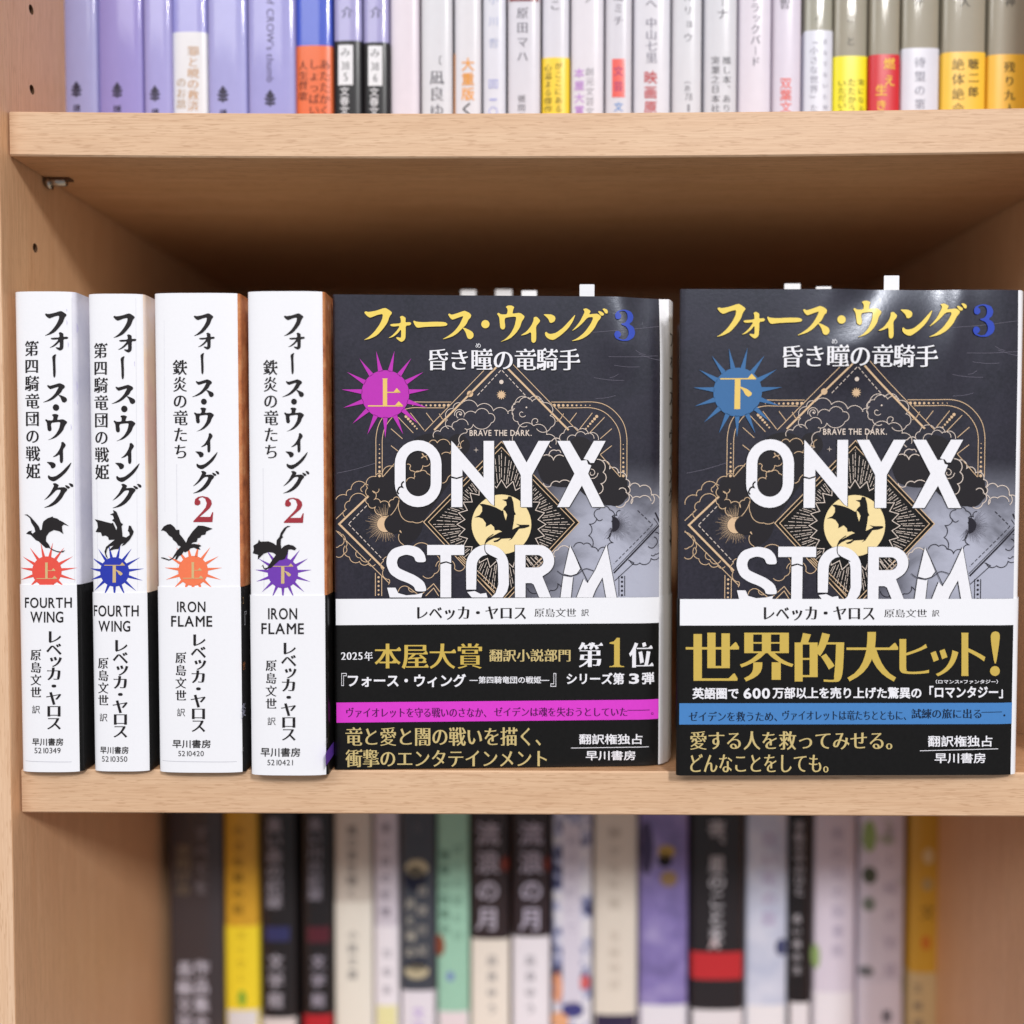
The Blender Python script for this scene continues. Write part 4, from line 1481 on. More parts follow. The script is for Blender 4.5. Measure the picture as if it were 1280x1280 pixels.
GSTACK = 'front-facing copies with the black paper band'
left = FaceBook((419.8, 963), 0.0, math.radians(3.0), FW_L, FH, 0.020, 0.0052,
                'front-facing dark cover with a magenta sun and a magenta stripe on its band', GSTACK, warp_left)
right = FaceBook((846.8, 970), -0.0055, math.radians(1.0), FW_R, FH + 0.0004, 0.020, 0.0036,
                 'front-facing dark cover with a blue sun and a blue stripe on its band', GSTACK, warp_right)
rr = random.getstate()
for bk, mark, sunc, shift in ((left, 'up', (186, 52, 178), 0.0), (right, 'down', (62, 108, 158), 0.0015)):
    random.setstate(rr)
    cuts_u = [bk.W * i / 64 for i in range(1, 64)]
    cuts_v = [bk.H - 0.0018 * i for i in range(1, 26)]
    bk.shell('cover', bk.root, 0.0002, bk.H, 0.0, [CHARCOAL, WHITE, WHITE], 110)
    bk.pages()
    # all front art is traced on the copy with the magenta sun; both copies carry the same print
    art = Art(left.P)
    cover_art(art)
    art.build('cover_artwork', bk.root, bk.place(0.0, shift), cuts_u, cuts_v, bk.normal(shift), clip=(0.0006 - shift, bk.W - 0.0018 - shift, 0.0, bk.H - 0.0003))
    art = Art(left.P)
    big_words(art)
    art.build('word_lettering', bk.root, bk.place(0.0, shift), cuts_u, (), bk.normal(shift))
    art = Art(left.P)
    for ch, polys in TITLE.items():
        for p in polys:
            art.poly(TITLE_Y, smooth_poly(p), 8)
            art.poly(paint((44, 36, 34), 0.4, 0.2), [(x + 0.6, y + 0.6) for x, y in smooth_poly(p)], 6)
    art.htext(NIGHT, '昏き瞳の竜騎手', 536.8, 726, 436, 463.8, 'minb', 6)
    art.htext(LETTER_W, '昏き瞳の竜騎手', 536, 725, 435, 463, 'minb', 8)
    art.htext(LETTER_W, 'め', 594.5, 601, 429, 435, 'got', 8)
    art.htext(CREAM2, 'BRAVE THE DARK.', 587, 664.5, 537.5, 545, 'gob', 8)
    numeral_three(art, BLUE3, 767, 794, 387, 427, 8)
    art.build('title_lettering', bk.root, bk.place(0.0, shift), cuts_u, cuts_v, bk.normal(shift))
    art = Art(left.P)
    sx, sy_ = A_(399, 850)
    sun_shape(art, paint(sunc, 0.4, 0.2), sx, sy_, 29.8, 55, 8)
    (kanji_up if mark == 'up' else kanji_down)(art, paint((230, 196, 108), 0.4, 0.2), sx, sy_ - (1 if mark == 'up' else 2), 30, 10)
    art.build('sun_emblem', bk.root, bk.place(0.0, shift), cuts_u, (), bk.normal(shift))

    # paper band
    T0 = 747.5 if bk is left else 748.5
    vt = bk.P(620 if bk is left else 1055, T0)[1]
    band = bk.shell('paper_band', bk.root, 0.0003, vt, 0.0003, [BLACK, WHITE_BAND, BLACK], 12)
    art = Art(bk.P)
    y2 = 780 if bk is left else 781.5
    vb = bk.P(620 if bk is left else 1055, y2)[1]
    Wd = bk.W - 0.0017
    art.items.append((WHITE_BAND, 1, [(0.0004, vb), (Wd, vb), (Wd, vt), (0.0004, vt)], [(0, 1, 2, 3)]))
    if bk is left:
        v0, v1 = bk.P(620, 901)[1], bk.P(620, 876)[1]
        sc = paint((214, 62, 200), 0.4, 0.1)
    else:
        v0, v1 = bk.P(1055, 905)[1], bk.P(1055, 878.5)[1]
        sc = paint((72, 128, 190), 0.4, 0.1)
    art.items.append((sc, 1, [(0.0004, v0), (Wd, v0), (Wd, v1), (0.0004, v1)], [(0, 1, 2, 3)]))
    art.build('band_stripes', band, bk.place(0.0003), cuts_u, (), bk.normal())
    art = Art(bk.P)
    if bk is left:
        H = art.htext
        H(INK, 'レベッカ・ヤロス', 521.5, 657.5, 757.5, 774.5, 'minx', 3)
        H(INK, '原島文世', 668, 720, 760, 771, 'min', 3)
        H(INK, '訳', 726.5, 736, 761, 770, 'got', 3)
        H(LETTER_W, '2025', 426.5, 453.5, 815, 824.5, 'minb', 3)
        H(LETTER_W, '年', 455.5, 466, 814, 825.5, 'minb', 3)
        H(GOLD_B, '本屋大賞', 468.5, 602.5, 804, 836, 'minb', 3)
        H(GOLD_L, '翻訳小説部門', 611.5, 713, 811, 827, 'minb', 3)
        H(LETTER_W, '第', 722.7, 753.5, 802.5, 834, 'minx', 3)
        H(LETTER_W, '位', 786, 817, 802.5, 834, 'minx', 3)
        q = lambda pts: [(761.5 + x * 18.5, 797 + y * 36.5) for x, y in pts]
        art.poly(GOLD_B, q([(0, 0.2), (0.02, 0.16), (0.3, 0.12), (0.5, 0.0), (0.7, 0.0), (0.7, 0.92), (0.8, 0.96), (1.0, 0.97), (1.0, 1.0), (0.0, 1.0), (0.0, 0.97), (0.2, 0.96), (0.32, 0.92), (0.32, 0.22)]), 3)
        H(LETTER_W, '『', 427, 433.5, 841, 857, 'got', 3)
        H(LETTER_W, 'フォース・ウィング', 435, 582.5, 842, 858.5, 'gox', 3)
        H(LETTER_W, '―第四騎竜団の戦姫―', 587, 686.5, 845, 854, 'gob', 3)
        H(LETTER_W, '』', 688, 695, 841, 858, 'got', 3)
        H(LETTER_W, 'シリーズ第', 708, 780, 840.5, 855.5, 'gox', 3)
        H(LETTER_W, '3', 786, 798.5, 841.5, 854.5, 'gox', 3)
        H(LETTER_W, '弾', 802, 818, 840, 855, 'gox', 3)
        VIO = paint((84, 22, 84), 0.4)
        H(VIO, 'ヴァイオレットを守る戦いのさなか、', 433, 608, 884, 896.5, 'minb', 3)
        H(VIO, 'ゼイデンは魂を失おうとしていた', 617.5, 784, 883.5, 895.5, 'minb', 3)
        art.line(VIO, [(784, 887.5), (812, 887.3)], 0.8, 3)
        art.disc(VIO, 815.5, 892, 1.5, 3)
        art.disc(sc, 815.5, 892, 0.9, 4)
        H(GOLD_L, '竜と愛と闇の戦いを描く、', 432, 676, 908.5, 932, 'minb', 3)
        H(GOLD_L, '衝撃のエンタテインメント', 432, 683.5, 936, 958.5, 'minb', 3)
        H(LETTER_W, '翻訳権独占', 723.5, 802.8, 917, 930, 'gob', 3)
        art.line(LETTER_W, [(713.7, 934.6), (810.8, 933.2)], 0.8, 3)
        H(LETTER_W, '早川書房', 732, 794, 937.8, 950, 'gob', 3)
    else:
        H = art.htext
        c1 = lambda x, y: (840 + x * 0.18745, 740 + y * 0.18745)
        H(INK, 'レベッカ・ヤロス', 954.3, 1092.7, 757.5, 775.5, 'minx', 3)
        H(INK, '原島文世', 1104.7, 1157.8, 761, 771.5, 'min', 3)
        H(INK, '訳', 1164.3, 1173.5, 762, 770.5, 'got', 3)
        for ch, b0, b1, y0, y1 in (('世', 90, 445, 270, 590), ('界', 450, 808, 270, 595), ('的', 815, 1145, 270, 600), ('大', 1160, 1505, 265, 595),
                                   ('ヒ', 1512, 1710, 312, 545), ('ッ', 1720, 1905, 378, 560), ('ト', 1925, 2085, 270, 558)):
            (x0, yy0), (x1, yy1) = c1(b0, y0), c1(b1, y1)
            H(GOLD_B, ch, x0, x1, yy0, yy1, 'minx', 3)
        q = lambda pts: [c1(x + 1120, y) for x, y in pts]
        art.poly(GOLD_B, smooth_poly(q([(1000, 290), (1010, 268), (1032, 260), (1055, 268), (1063, 290), (1055, 360), (1037, 475), (1025, 475), (1006, 360)])), 3)
        art.disc(GOLD_B, *c1(2149, 525), 6.2, 3)
        H(LETTER_W, '英語圏で', 865, 923, 859, 873.5, 'gox', 3)
        H(LETTER_W, '600', 929, 962, 859.5, 873, 'gox', 3)
        H(LETTER_W, '万部以上を売り上げた驚異の', 965, 1151, 858.5, 873, 'gox', 3)
        H(LETTER_W, '「ロマンタジー」', 1161, 1253, 857, 872.5, 'gox', 3)
        H(LETTER_W, '（ロマンス×ファンタジー）', 1169, 1246.5, 849, 854.5, 'gob', 3)
        NAVY = paint((24, 40, 66), 0.4)
        H(NAVY, 'ゼイデンを救うため、', 860.6, 971, 889, 901.5, 'minb', 3)
        H(NAVY, 'ヴァイオレットは竜たちとともに、', 977.5, 1132, 887.5, 900, 'minb', 3)
        H(NAVY, '試練の旅に出る', 1138.5, 1226, 885.5, 898, 'minb', 3)
        art.line(NAVY, [(1226, 890), (1252, 889.5)], 0.8, 3)
        art.disc(NAVY, 1255, 894, 1.3, 3)
        H(GOLD_L, '愛する人を救ってみせる。', 862.5, 1114.7, 913.5, 937, 'minb', 3)
        H(GOLD_L, 'どんなことをしても。', 862.5, 1035, 942, 965, 'minb', 3)
        H(LETTER_W, '翻訳権独占', 1159, 1239.7, 919, 933, 'gob', 3)
        art.line(LETTER_W, [(1149, 938), (1246.8, 935.5)], 0.8, 3)
        H(LETTER_W, '早川書房', 1167.5, 1231, 940.6, 953.7, 'gob', 3)
    art.build('band_lettering', band, bk.place(0.0003), cuts_u, (), bk.normal())

# lettering down the spine of the copy with the magenta sun (its rounded spine just shows)
prof_x = left.W
ar = Art(lambda px, py: (px, py))
for i, ch in enumerate('フォース・ウィング'):
    g = glyph(ch, 'minb')
    ar.items.append((INK, 1, [(0.006 + (x - 0.3) * 0.0062, left.H - 0.013 - i * 0.0066 + (y - 0.4) * 0.0062) for x, y in g[0]], g[1]))
for i, ch in enumerate('昏き瞳の竜騎手'):
    g = glyph(ch, 'minb')
    ar.items.append((INK, 1, [(0.0125 + (x - 0.3) * 0.005, left.H - 0.020 - i * 0.0058 + (y - 0.4) * 0.005) for x, y in g[0]], g[1]))
ox, oy, s, pts = DRAGON[1]
v, f = tess([pts])
ar.items.append((INK, 1, [(0.003 + x * 0.000017, left.H - 0.0735 - y * 0.000019) for x, y in v], f))


def spine_place(w, v, l):
    t = max(0, min(1, (w - 0.0006) / (left.T - 0.0012)))
    return left.pt(left.W + left.shear * t + 0.0016 * math.sin(math.pi * t) + 0.00012, v, w)


ar.build('spine_lettering', left.root, spine_place, [0.001 * i for i in range(1, 20)], (), None)

# copies standing behind, and the white sales slips sticking up out of them
back_specs = []
for fb, n in ((left, 2), (right, 2)):
    for i in range(n):
        w0 = fb.T + 0.0008 + i * 0.0208
        T = 0.020
        o = fb.pt(fb.shear + (0.0005 if fb is left else 0.006) + 0.0008 * i, 0, w0)
        r = thing('paperback_book', ('second' if i == 0 else 'rearmost') + ' dark copy standing behind the front-facing cover with the %s sun' % ('magenta' if fb is left else 'blue'), 'book', o,
                  'hidden copies behind the front-facing covers')
        bm = bmesh.new()
        hh = fb.H - 0.0016 - 0.0004 * i
        for (u0, u1, wa, wb, mi) in ((0, fb.W - 0.004, 0, 0.0005, 0), (0, fb.W - 0.004, T - 0.0005, T, 0), (fb.W - 0.004, fb.W - 0.0032, 0, T, 1)):
            vs = [bm.verts.new(o + fb.du * u + fb.dw * w + Vector((0, 0, z))) for z in (0, hh) for u, w in ((u0, wa), (u1, wa), (u1, wb), (u0, wb))]
            for q in ((3, 2, 1, 0), (4, 5, 6, 7), (0, 1, 5, 4), (1, 2, 6, 5), (2, 3, 7, 6), (3, 0, 4, 7)):
                bm.faces.new([vs[k] for k in q]).material_index = mi
        finish(bm, 'cover', r, [CHARCOAL, WHITE])
        bm = bmesh.new()
        vs = [bm.verts.new(o + fb.du * u + fb.dw * w + Vector((0, 0, z))) for z in (0.0006, hh - 0.0006) for u, w in ((0.001, 0.0007), (fb.W - 0.0042, 0.0007), (fb.W - 0.0042, T - 0.0007), (0.001, T - 0.0007))]
        for q in ((3, 2, 1, 0), (4, 5, 6, 7), (0, 1, 5, 4), (1, 2, 6, 5), (2, 3, 7, 6), (3, 0, 4, 7)):
            bm.faces.new([vs[k] for k in q])
        finish(bm, 'page_block', r, [PAGES])
SLIP = paint((236, 237, 242), 0.6)
for fb, x0, x1, yt, w, label in (
        (left, 724.5, 743, 355.5, 0.010, 'tall white sales slip above the cover with the magenta sun'),
        (left, 576, 595, 362.5, 0.052, 'blurred white slip end above the magenta-sun cover, nearest to the white spines'),
        (left, 619.5, 640, 362, 0.052, 'middle one of three blurred white slip ends above the magenta-sun cover'),
        (left, 652, 671, 363.2, 0.030, 'blurred white slip end next to the tall slip above the magenta-sun cover'),
        (right, 1105, 1124, 344.5, 0.010, 'tall white sales slip above the cover with the blue sun'),
        (right, 980.5, 1000.5, 354.5, 0.030, 'shorter white slip end above the first characters of the blue-sun title'),
        (right, 1020, 1039, 358.2, 0.030, 'barely showing white slip end beside the tall slip of the blue-sun cover')):
    Y = fb.o.y + w
    p0, p1 = at(x0, yt, Y), at(x1, yt, Y)
    zb = fb.o.z + 0.118
    s = thing('sales_slip', label, 'paper slip', ((p0.x + p1.x) / 2, Y, zb), 'white sales slips sticking out of the books')
    bm = bmesh.new()
    c = 0.0002
    prof = [(p0.x, zb), (p1.x, zb), (p1.x, p0.z - c), (p1.x - c, p0.z), (p0.x + c, p0.z), (p0.x, p0.z - c)]
    f0 = [bm.verts.new((x, Y - 0.0001, z)) for x, z in prof]
    f1 = [bm.verts.new((x, Y + 0.0001, z)) for x, z in prof]
    bm.faces.new(f0)
    bm.faces.new(f1[::-1])
    for i in range(6):
        bm.faces.new((f0[i], f1[i], f1[(i + 1) % 6], f0[(i + 1) % 6]))
    bmesh.ops.recalc_face_normals(bm, faces=bm.faces)
    finish(bm, 'slip_paper', s, [SLIP])


# ------------------------------------------------------------------ the rows above and below
def crest(a, mat, x, y, s, layer=2):
    """leaf-shaped publisher's crest: a stem with curling pairs of lobes"""
    a.line(mat, [(x, y - s), (x, y + s)], s * 0.22, layer)
    for k, (dy, ln, an) in enumerate(((-0.62, 0.55, -1.0), (-0.25, 0.78, -0.75), (0.12, 0.86, -0.5), (0.48, 0.72, -0.2))):
        for sg in (-1, 1):
            p = []
            for i in range(12):
                t = 6.2832 * i / 12
                ex, ey = ln * 0.5 + ln * 0.5 * math.cos(t), 0.17 * math.sin(t)
                p.append((x + sg * s * (ex * math.cos(an) - ey * math.sin(an)), y + s * (dy + 0.2 + ex * math.sin(an) + ey * math.cos(an))))
            a.poly(mat, p, layer)
    a.disc(mat, x, y - s * 0.85, s * 0.2, layer, 10, s * 0.34)


def row_book(x0, x1, yref, Y, zb, zt, cover, label, group, band=None, texts=(), bulge=0.0016, top=None, band_bottom=None, power=2.4, rough=0.32, coat=0.8):
    xa, xb = at(x0 + 0.6, yref, Y + bulge).x, at(x1 - 0.6, yref, Y + bulge).x
    bk = Book(xa, xb, Y, zb, zt, bulge, power, 0.102, label, group)
    cm = cover if not isinstance(cover, tuple) else paint(cover, 0.42, 0.6 if min(cover) < 200 else 0.12, 0.04, 0.0, 300)
    bk.shell('cover', bk.root, zb + 0.0001, zt, 0.0, [cm])
    bk.pages()
    bo = None
    yb = None
    if band:
        yb = band[1]
        z1 = at((x0 + x1) / 2, yb, Y).z
        bo = bk.shell('paper_band', bk.root, zb + 0.0002, z1, 0.0002, [paint(band[0], 0.35, 0.2, 0.03, 0, 300)])
    on_band, on_cover, pieces = [], [], []
    for t in texts:
        kind = t[0]
        if kind == 'v':
            _, s, xc, w, y0, y1, rgb, st = t
            fn = (lambda a, s=s, xc=xc, w=w, y0=y0, y1=y1, rgb=rgb, st=st: a.vtext(paint(rgb, 0.4), s, xc, w, y0, y1, st))
            ym = (y0 + y1) / 2
        elif kind == 'h':
            _, s, xa_, xb_, y0, y1, rgb, st = t
            fn = (lambda a, s=s, xa_=xa_, xb_=xb_, y0=y0, y1=y1, rgb=rgb, st=st: a.htext(paint(rgb, 0.4), s, xa_, xb_, y0, y1, st))
            ym = (y0 + y1) / 2
        elif kind == 'r':
            _, s, xc, h, y0, y1, rgb, st = t
            fn = (lambda a, s=s, xc=xc, h=h, y0=y0, y1=y1, rgb=rgb, st=st: a.rtext(paint(rgb, 0.4), s, xc, h, y0, y1, st))
            ym = (y0 + y1) / 2
        elif kind == 'crest':
            _, x, y, sz, rgb = t
            fn = (lambda a, x=x, y=y, sz=sz, rgb=rgb: crest(a, paint(rgb, 0.4), x, y, sz))
            ym = y
        elif kind == 'box':
            _, xa_, xb_, y0, y1, rgb = t
            fn = (lambda a, xa_=xa_, xb_=xb_, y0=y0, y1=y1, rgb=rgb: a.poly(paint(rgb, 0.35, 0.3), [(xa_, y0), (xb_, y0), (xb_, y1), (xa_, y1)], 1))
            ym = (y0 + y1) / 2
        else:
            _, x, y, r, ry, rgb = t
            fn = (lambda a, x=x, y=y, r=r, ry=ry, rgb=rgb: a.disc(paint(rgb, 0.4), x, y, r, 1, 16, ry))
            ym = y
        lower = bo is not None and ym > yb
        if kind in ('crest', 'box', 'disc'):
            pieces.append((fn, {'crest': 'leaf_crest', 'box': 'printed_block', 'disc': 'ornament'}[kind], lower))
        else:
            (on_band if lower else on_cover).append(fn)
    for fn, nm, lower in pieces:
        build_art(bk, [fn], nm, bo if lower else bk.root, 0.0002 if lower else 0.0, True)
    build_art(bk, on_cover, 'lettering', bk.root, 0.0, True)
    if bo is not None:
        build_art(bk, on_band, 'band_lettering', bo, 0.0002, True)
    return bk


GU = 'paperbacks on the upper shelf'
YU = 0.040
UZ = UP_TOP + 0.0005
LAV, GRY, WHT, OLV = (168, 160, 212), (128, 126, 136), (226, 222, 232), (152, 146, 130)
DKI = (62, 58, 78)
UPPER = [
    (80.5, 123, (164, 164, 214), None, [('crest', 96, 113, 9.0, DKI), ('h', '講', 92, 101, 131, 140, DKI, 'got')], 'lavender spine with leaf crest, first on the upper shelf against the bookcase side'),
    (123.5, 180, (152, 142, 206), None, [('crest', 147, 114, 9.0, DKI), ('h', '講', 142, 152, 132, 141, DKI, 'got')], 'wide deeper lavender spine with leaf crest, between two narrower lavender spines'),
    (180.5, 216, (160, 156, 212), None, [('crest', 194, 118, 9.0, DKI), ('h', '講', 190, 199, 136, 144, DKI, 'got')], 'narrow lavender spine with leaf crest, beside the white band with gold writing'),
    (216.5, 260, (160, 158, 214), ((221, 221, 225), 40), [('v', '罪と暁の救済', 242, 15, 58, 140, (196, 148, 92), 'min'), ('v', 'のお話', 227, 13, 97, 137, (180, 150, 110), 'min')], 'lavender spine with a white band carrying gold-brown writing'),
    (260.5, 310, (162, 161, 214), None, [('crest', 279, 119, 9.5, DKI), ('h', '講', 275, 284, 137, 145, DKI, 'got')], 'lavender spine with leaf crest, between the white band and the spine with English writing'),
    (310.5, 370, (158, 156, 212), None, [('r', "rule of CROW's thumb", 338, 13, -32, 104, (110, 104, 140), 'got'), ('crest', 338, 124, 9.5, DKI)], 'wide lavender spine with English writing running down above a leaf crest'),
    (370.5, 416.5, (70, 92, 196), ((226, 108, 60), 57), [('v', 'あたたかく', 406, 14, 74, 146, (84, 40, 34), 'min'), ('v', 'しょっぱい', 393, 14, 74, 146, (84, 40, 34), 'min'), ('v', '人生賛歌', 379, 12, 76, 127, (84, 40, 34), 'min')], 'bright blue spine with an orange paper band'),
    (418, 453.5, (162, 158, 204), ((24, 22, 26), 51), [('v', '介', 434, 15, 8, 24, (90, 88, 110), 'min'), ('box', 423, 441.5, 57, 107, (225, 225, 229)), ('v', 'み', 432, 13, 58, 74, (90, 90, 96), 'min'), ('h', '38', 427, 437, 78, 88, (110, 110, 114), 'min'), ('h', '5', 430, 435, 92, 102, (90, 90, 96), 'min'), ('v', '文春文庫', 431, 12, 109, 157, (213, 213, 217), 'gob')], 'lavender and black spine with white label numbered 5'),
    (454.5, 487, (162, 158, 204), ((24, 22, 26), 53), [('v', '介', 470, 15, 8, 24, (90, 88, 110), 'min'), ('box', 460.5, 478, 58, 108, (225, 225, 229)), ('v', 'み', 469, 13, 59, 75, (90, 90, 96), 'min'), ('h', '38', 464, 474, 79, 89, (110, 110, 114), 'min'), ('h', '6', 467, 472, 93, 103, (90, 90, 96), 'min'), ('v', '文春文庫', 468, 12, 110, 158, (213, 213, 217), 'gob')], 'lavender and black spine with white label numbered 6'),
    (488, 525, (221, 212, 221), None, [], 'blank pinkish white spine, right after the black-footed spines'.replace('right after', 'next to')),
    (526.5, 566, (213, 213, 219), None, [('v', '凪良ゆう', 546, 19, 87, 170, (96, 94, 102), 'min'), ('v', '〔', 546, 14, 70, 82, (110, 108, 114), 'got')], 'white spine with large grey name starting below a bracket, beside the orange-lettered spine'),
    (568, 602, (217, 215, 221), None, [('box', 567.3, 569.2, 66, 150, (224, 150, 70)), ('v', '大重版', 585, 17, 72, 127, (232, 158, 66), 'gob'), ('v', 'く', 584, 18, 126, 148, (40, 38, 42), 'gob')], 'white spine with orange lettering and a thin orange edge'),
    (603.5, 633, (215, 215, 225), None, [('v', '小川哲', 617, 13, -14, 68, (176, 182, 210), 'min'), ('h', '回', 611, 622, 100, 111, (150, 156, 216), 'got'), ('h', '―', 612, 621, 124, 126, (150, 156, 216), 'got'), ('h', '〇', 611, 622, 134, 146, (150, 156, 216), 'got')], 'narrow white spine with pale blue lettering'),
    (634.5, 676, (212, 210, 219), None, [('box', 634.5, 676, -30, 2, (128, 46, 60)), ('v', '原田マハ', 653, 15, 8, 80, (110, 106, 118), 'min'), ('v', '徳間文', 652, 10, 118, 152, (90, 88, 96), 'min')], 'white spine with grey name under a dark red top'),
    (677.5, 712, (212, 210, 219), ((240, 206, 54), 72), [('v', 'こ', 694, 14, 0, 14, (90, 88, 96), 'min'), ('v', '心温まる傑作', 685, 10, 80, 142, (80, 66, 30), 'min'), ('v', 'がここにある', 698, 10, 78, 142, (80, 66, 30), 'min')], 'white spine with a small deep yellow band between white neighbours'),
    (713.5, 755, (219, 215, 223), None, [('v', 'ノ', 736, 13, -8, 6, (110, 108, 116), 'min'), ('v', '本屋大賞', 724, 13, 84, 146, (196, 150, 214), 'gob'), ('v', '創元文芸文', 737, 11, 84, 146, (150, 148, 156), 'min')], 'white spine with lilac lettering beside small grey lettering'),
    (756.5, 790, (210, 208, 217), None, [('v', '瀧ミチ', 773, 13, -12, 34, (116, 112, 124), 'min'), ('box', 765, 781, 74, 122, (226, 92, 84)), ('v', '文芸', 773, 13, 80, 118, (176, 70, 110), 'gob'), ('v', '文', 773, 12, 126, 142, (110, 150, 206), 'gob')], 'white spine with a red printed block'),
    (791.5, 838, (215, 213, 221), None, [('v', 'へ', 814, 16, -2, 12, (120, 116, 130), 'min'), ('v', '中山七里', 814, 15, 22, 80, (130, 126, 142), 'min'), ('v', '映画原', 813, 17, 88, 144, (186, 60, 62), 'gob')], 'white spine with grey name above bold red lettering'),
    (840, 877, (210, 210, 217), None, [('v', '芥リョウ', 860, 12, -12, 56, (120, 118, 126), 'min'), ('v', '（あ', 859, 9, 96, 116, (130, 128, 136), 'got'), ('h', '78', 856, 865, 117, 126, (130, 128, 136), 'min'), ('h', '1', 859, 862, 131, 140, (130, 128, 136), 'got')], 'greyish white spine with small bracketed number at its foot'),
    (879.5, 921, (208, 208, 215), None, [('v', 'ーナ', 903, 15, -6, 26, (90, 88, 96), 'min'), ('v', '実業之日本社', 894, 11, 70, 142, (84, 82, 90), 'min'), ('v', '推し本、あり', 908, 11, 70, 142, (84, 82, 90), 'min')], 'pale spine with two columns of small black writing at its foot'),
    (922.5, 964, (217, 210, 221), None, [('v', 'ブラックバード', 944, 13, -10, 84, (100, 96, 110), 'min')], 'pinkish white spine with slanting grey katakana above an empty foot'),
    (965.5, 1001, (213, 206, 221), None, [('v', '智', 981, 14, -2, 13, (110, 106, 116), 'min'), ('v', '双葉文', 982, 15, 97, 142, (226, 120, 116), 'gob')], 'lilac white spine with coral red lettering at its foot'),
    (1004, 1040, (158, 156, 142), ((213, 215, 227), 38), [('v', 'ノ', 1022, 12, 12, 30, (96, 94, 88), 'min'), ('v', '「小さな世界」た', 1017, 11, 46, 142, (150, 150, 164), 'min'), ('v', 'まるでないた世', 1031, 7, 46, 142, (150, 150, 164), 'min')], 'narrow olive spine with a bluish white band of grey writing'),
    (1041, 1083.5, OLV, ((236, 224, 34), 70), [('v', 'こと', 1063, 12, 10, 66, (96, 92, 84), 'min'), ('v', 'いただいた', 1052, 11, 100, 146, (110, 104, 30), 'min'), ('v', 'たたかう', 1064, 11, 98, 142, (110, 104, 30), 'min'), ('v', '実になる', 1076, 9, 98, 142, (80, 76, 40), 'min')], 'olive spine with a lemon yellow band'),
    (1086, 1124, OLV, ((204, 44, 54), 68), [('v', '燃え', 1111, 15, 70, 112, (236, 188, 70), 'gob'), ('v', '生き', 1101, 15, 104, 142, (236, 188, 70), 'gob')], 'olive spine with a bright red band and gold characters'),
    (1125.5, 1173, OLV, ((212, 213, 225), 60), [('v', '外', 1148, 13, -4, 8, (80, 76, 70), 'min'), ('v', '待望の第', 1149, 14, 70, 140, (140, 140, 156), 'min')], 'olive spine with a pale blue-white band, beside the red band'),
    (1176.5, 1231, OLV, ((238, 192, 62), 65), [('v', '人', 1206, 14, -4, 10, (80, 76, 70), 'min'), ('v', '絶体絶命', 1197, 16, 72, 146, (110, 92, 44), 'min'), ('v', '聴二郎', 1216, 14, 72, 124, (96, 78, 34), 'minb')], 'wide olive spine with a golden yellow band and two columns of writing'),
    (1234, 1284, OLV, ((236, 184, 58), 68), [('v', '神', 1262, 13, -4, 10, (80, 76, 70), 'min'), ('v', '残り九人', 1261, 14, 76, 146, (110, 90, 40), 'minb')], 'olive spine with an amber band and one column, last before the frame edge')]
for i, (x0, x1, c, band, tx, lab) in enumerate(UPPER):
    row_book(x0, x1, 70, YU + 0.0012 * math.sin(i * 2.3), UZ - 0.0013 * (1 - (2 * (((x0 + x1) / 2 - 12) / 1374) - 1) ** 2) + 0.0003, UZ + 0.151 + 0.002 * math.sin(i * 1.7), c, lab, GU, band, tx)

GL = 'paperbacks on the lower shelf'
YL = 0.118
LZ0, LZ1 = Z0 + 0.0268, -0.140


def speckled(name, stops, scale):
    return bumped_cover(name, stops, scale, 0.4, 0.2)


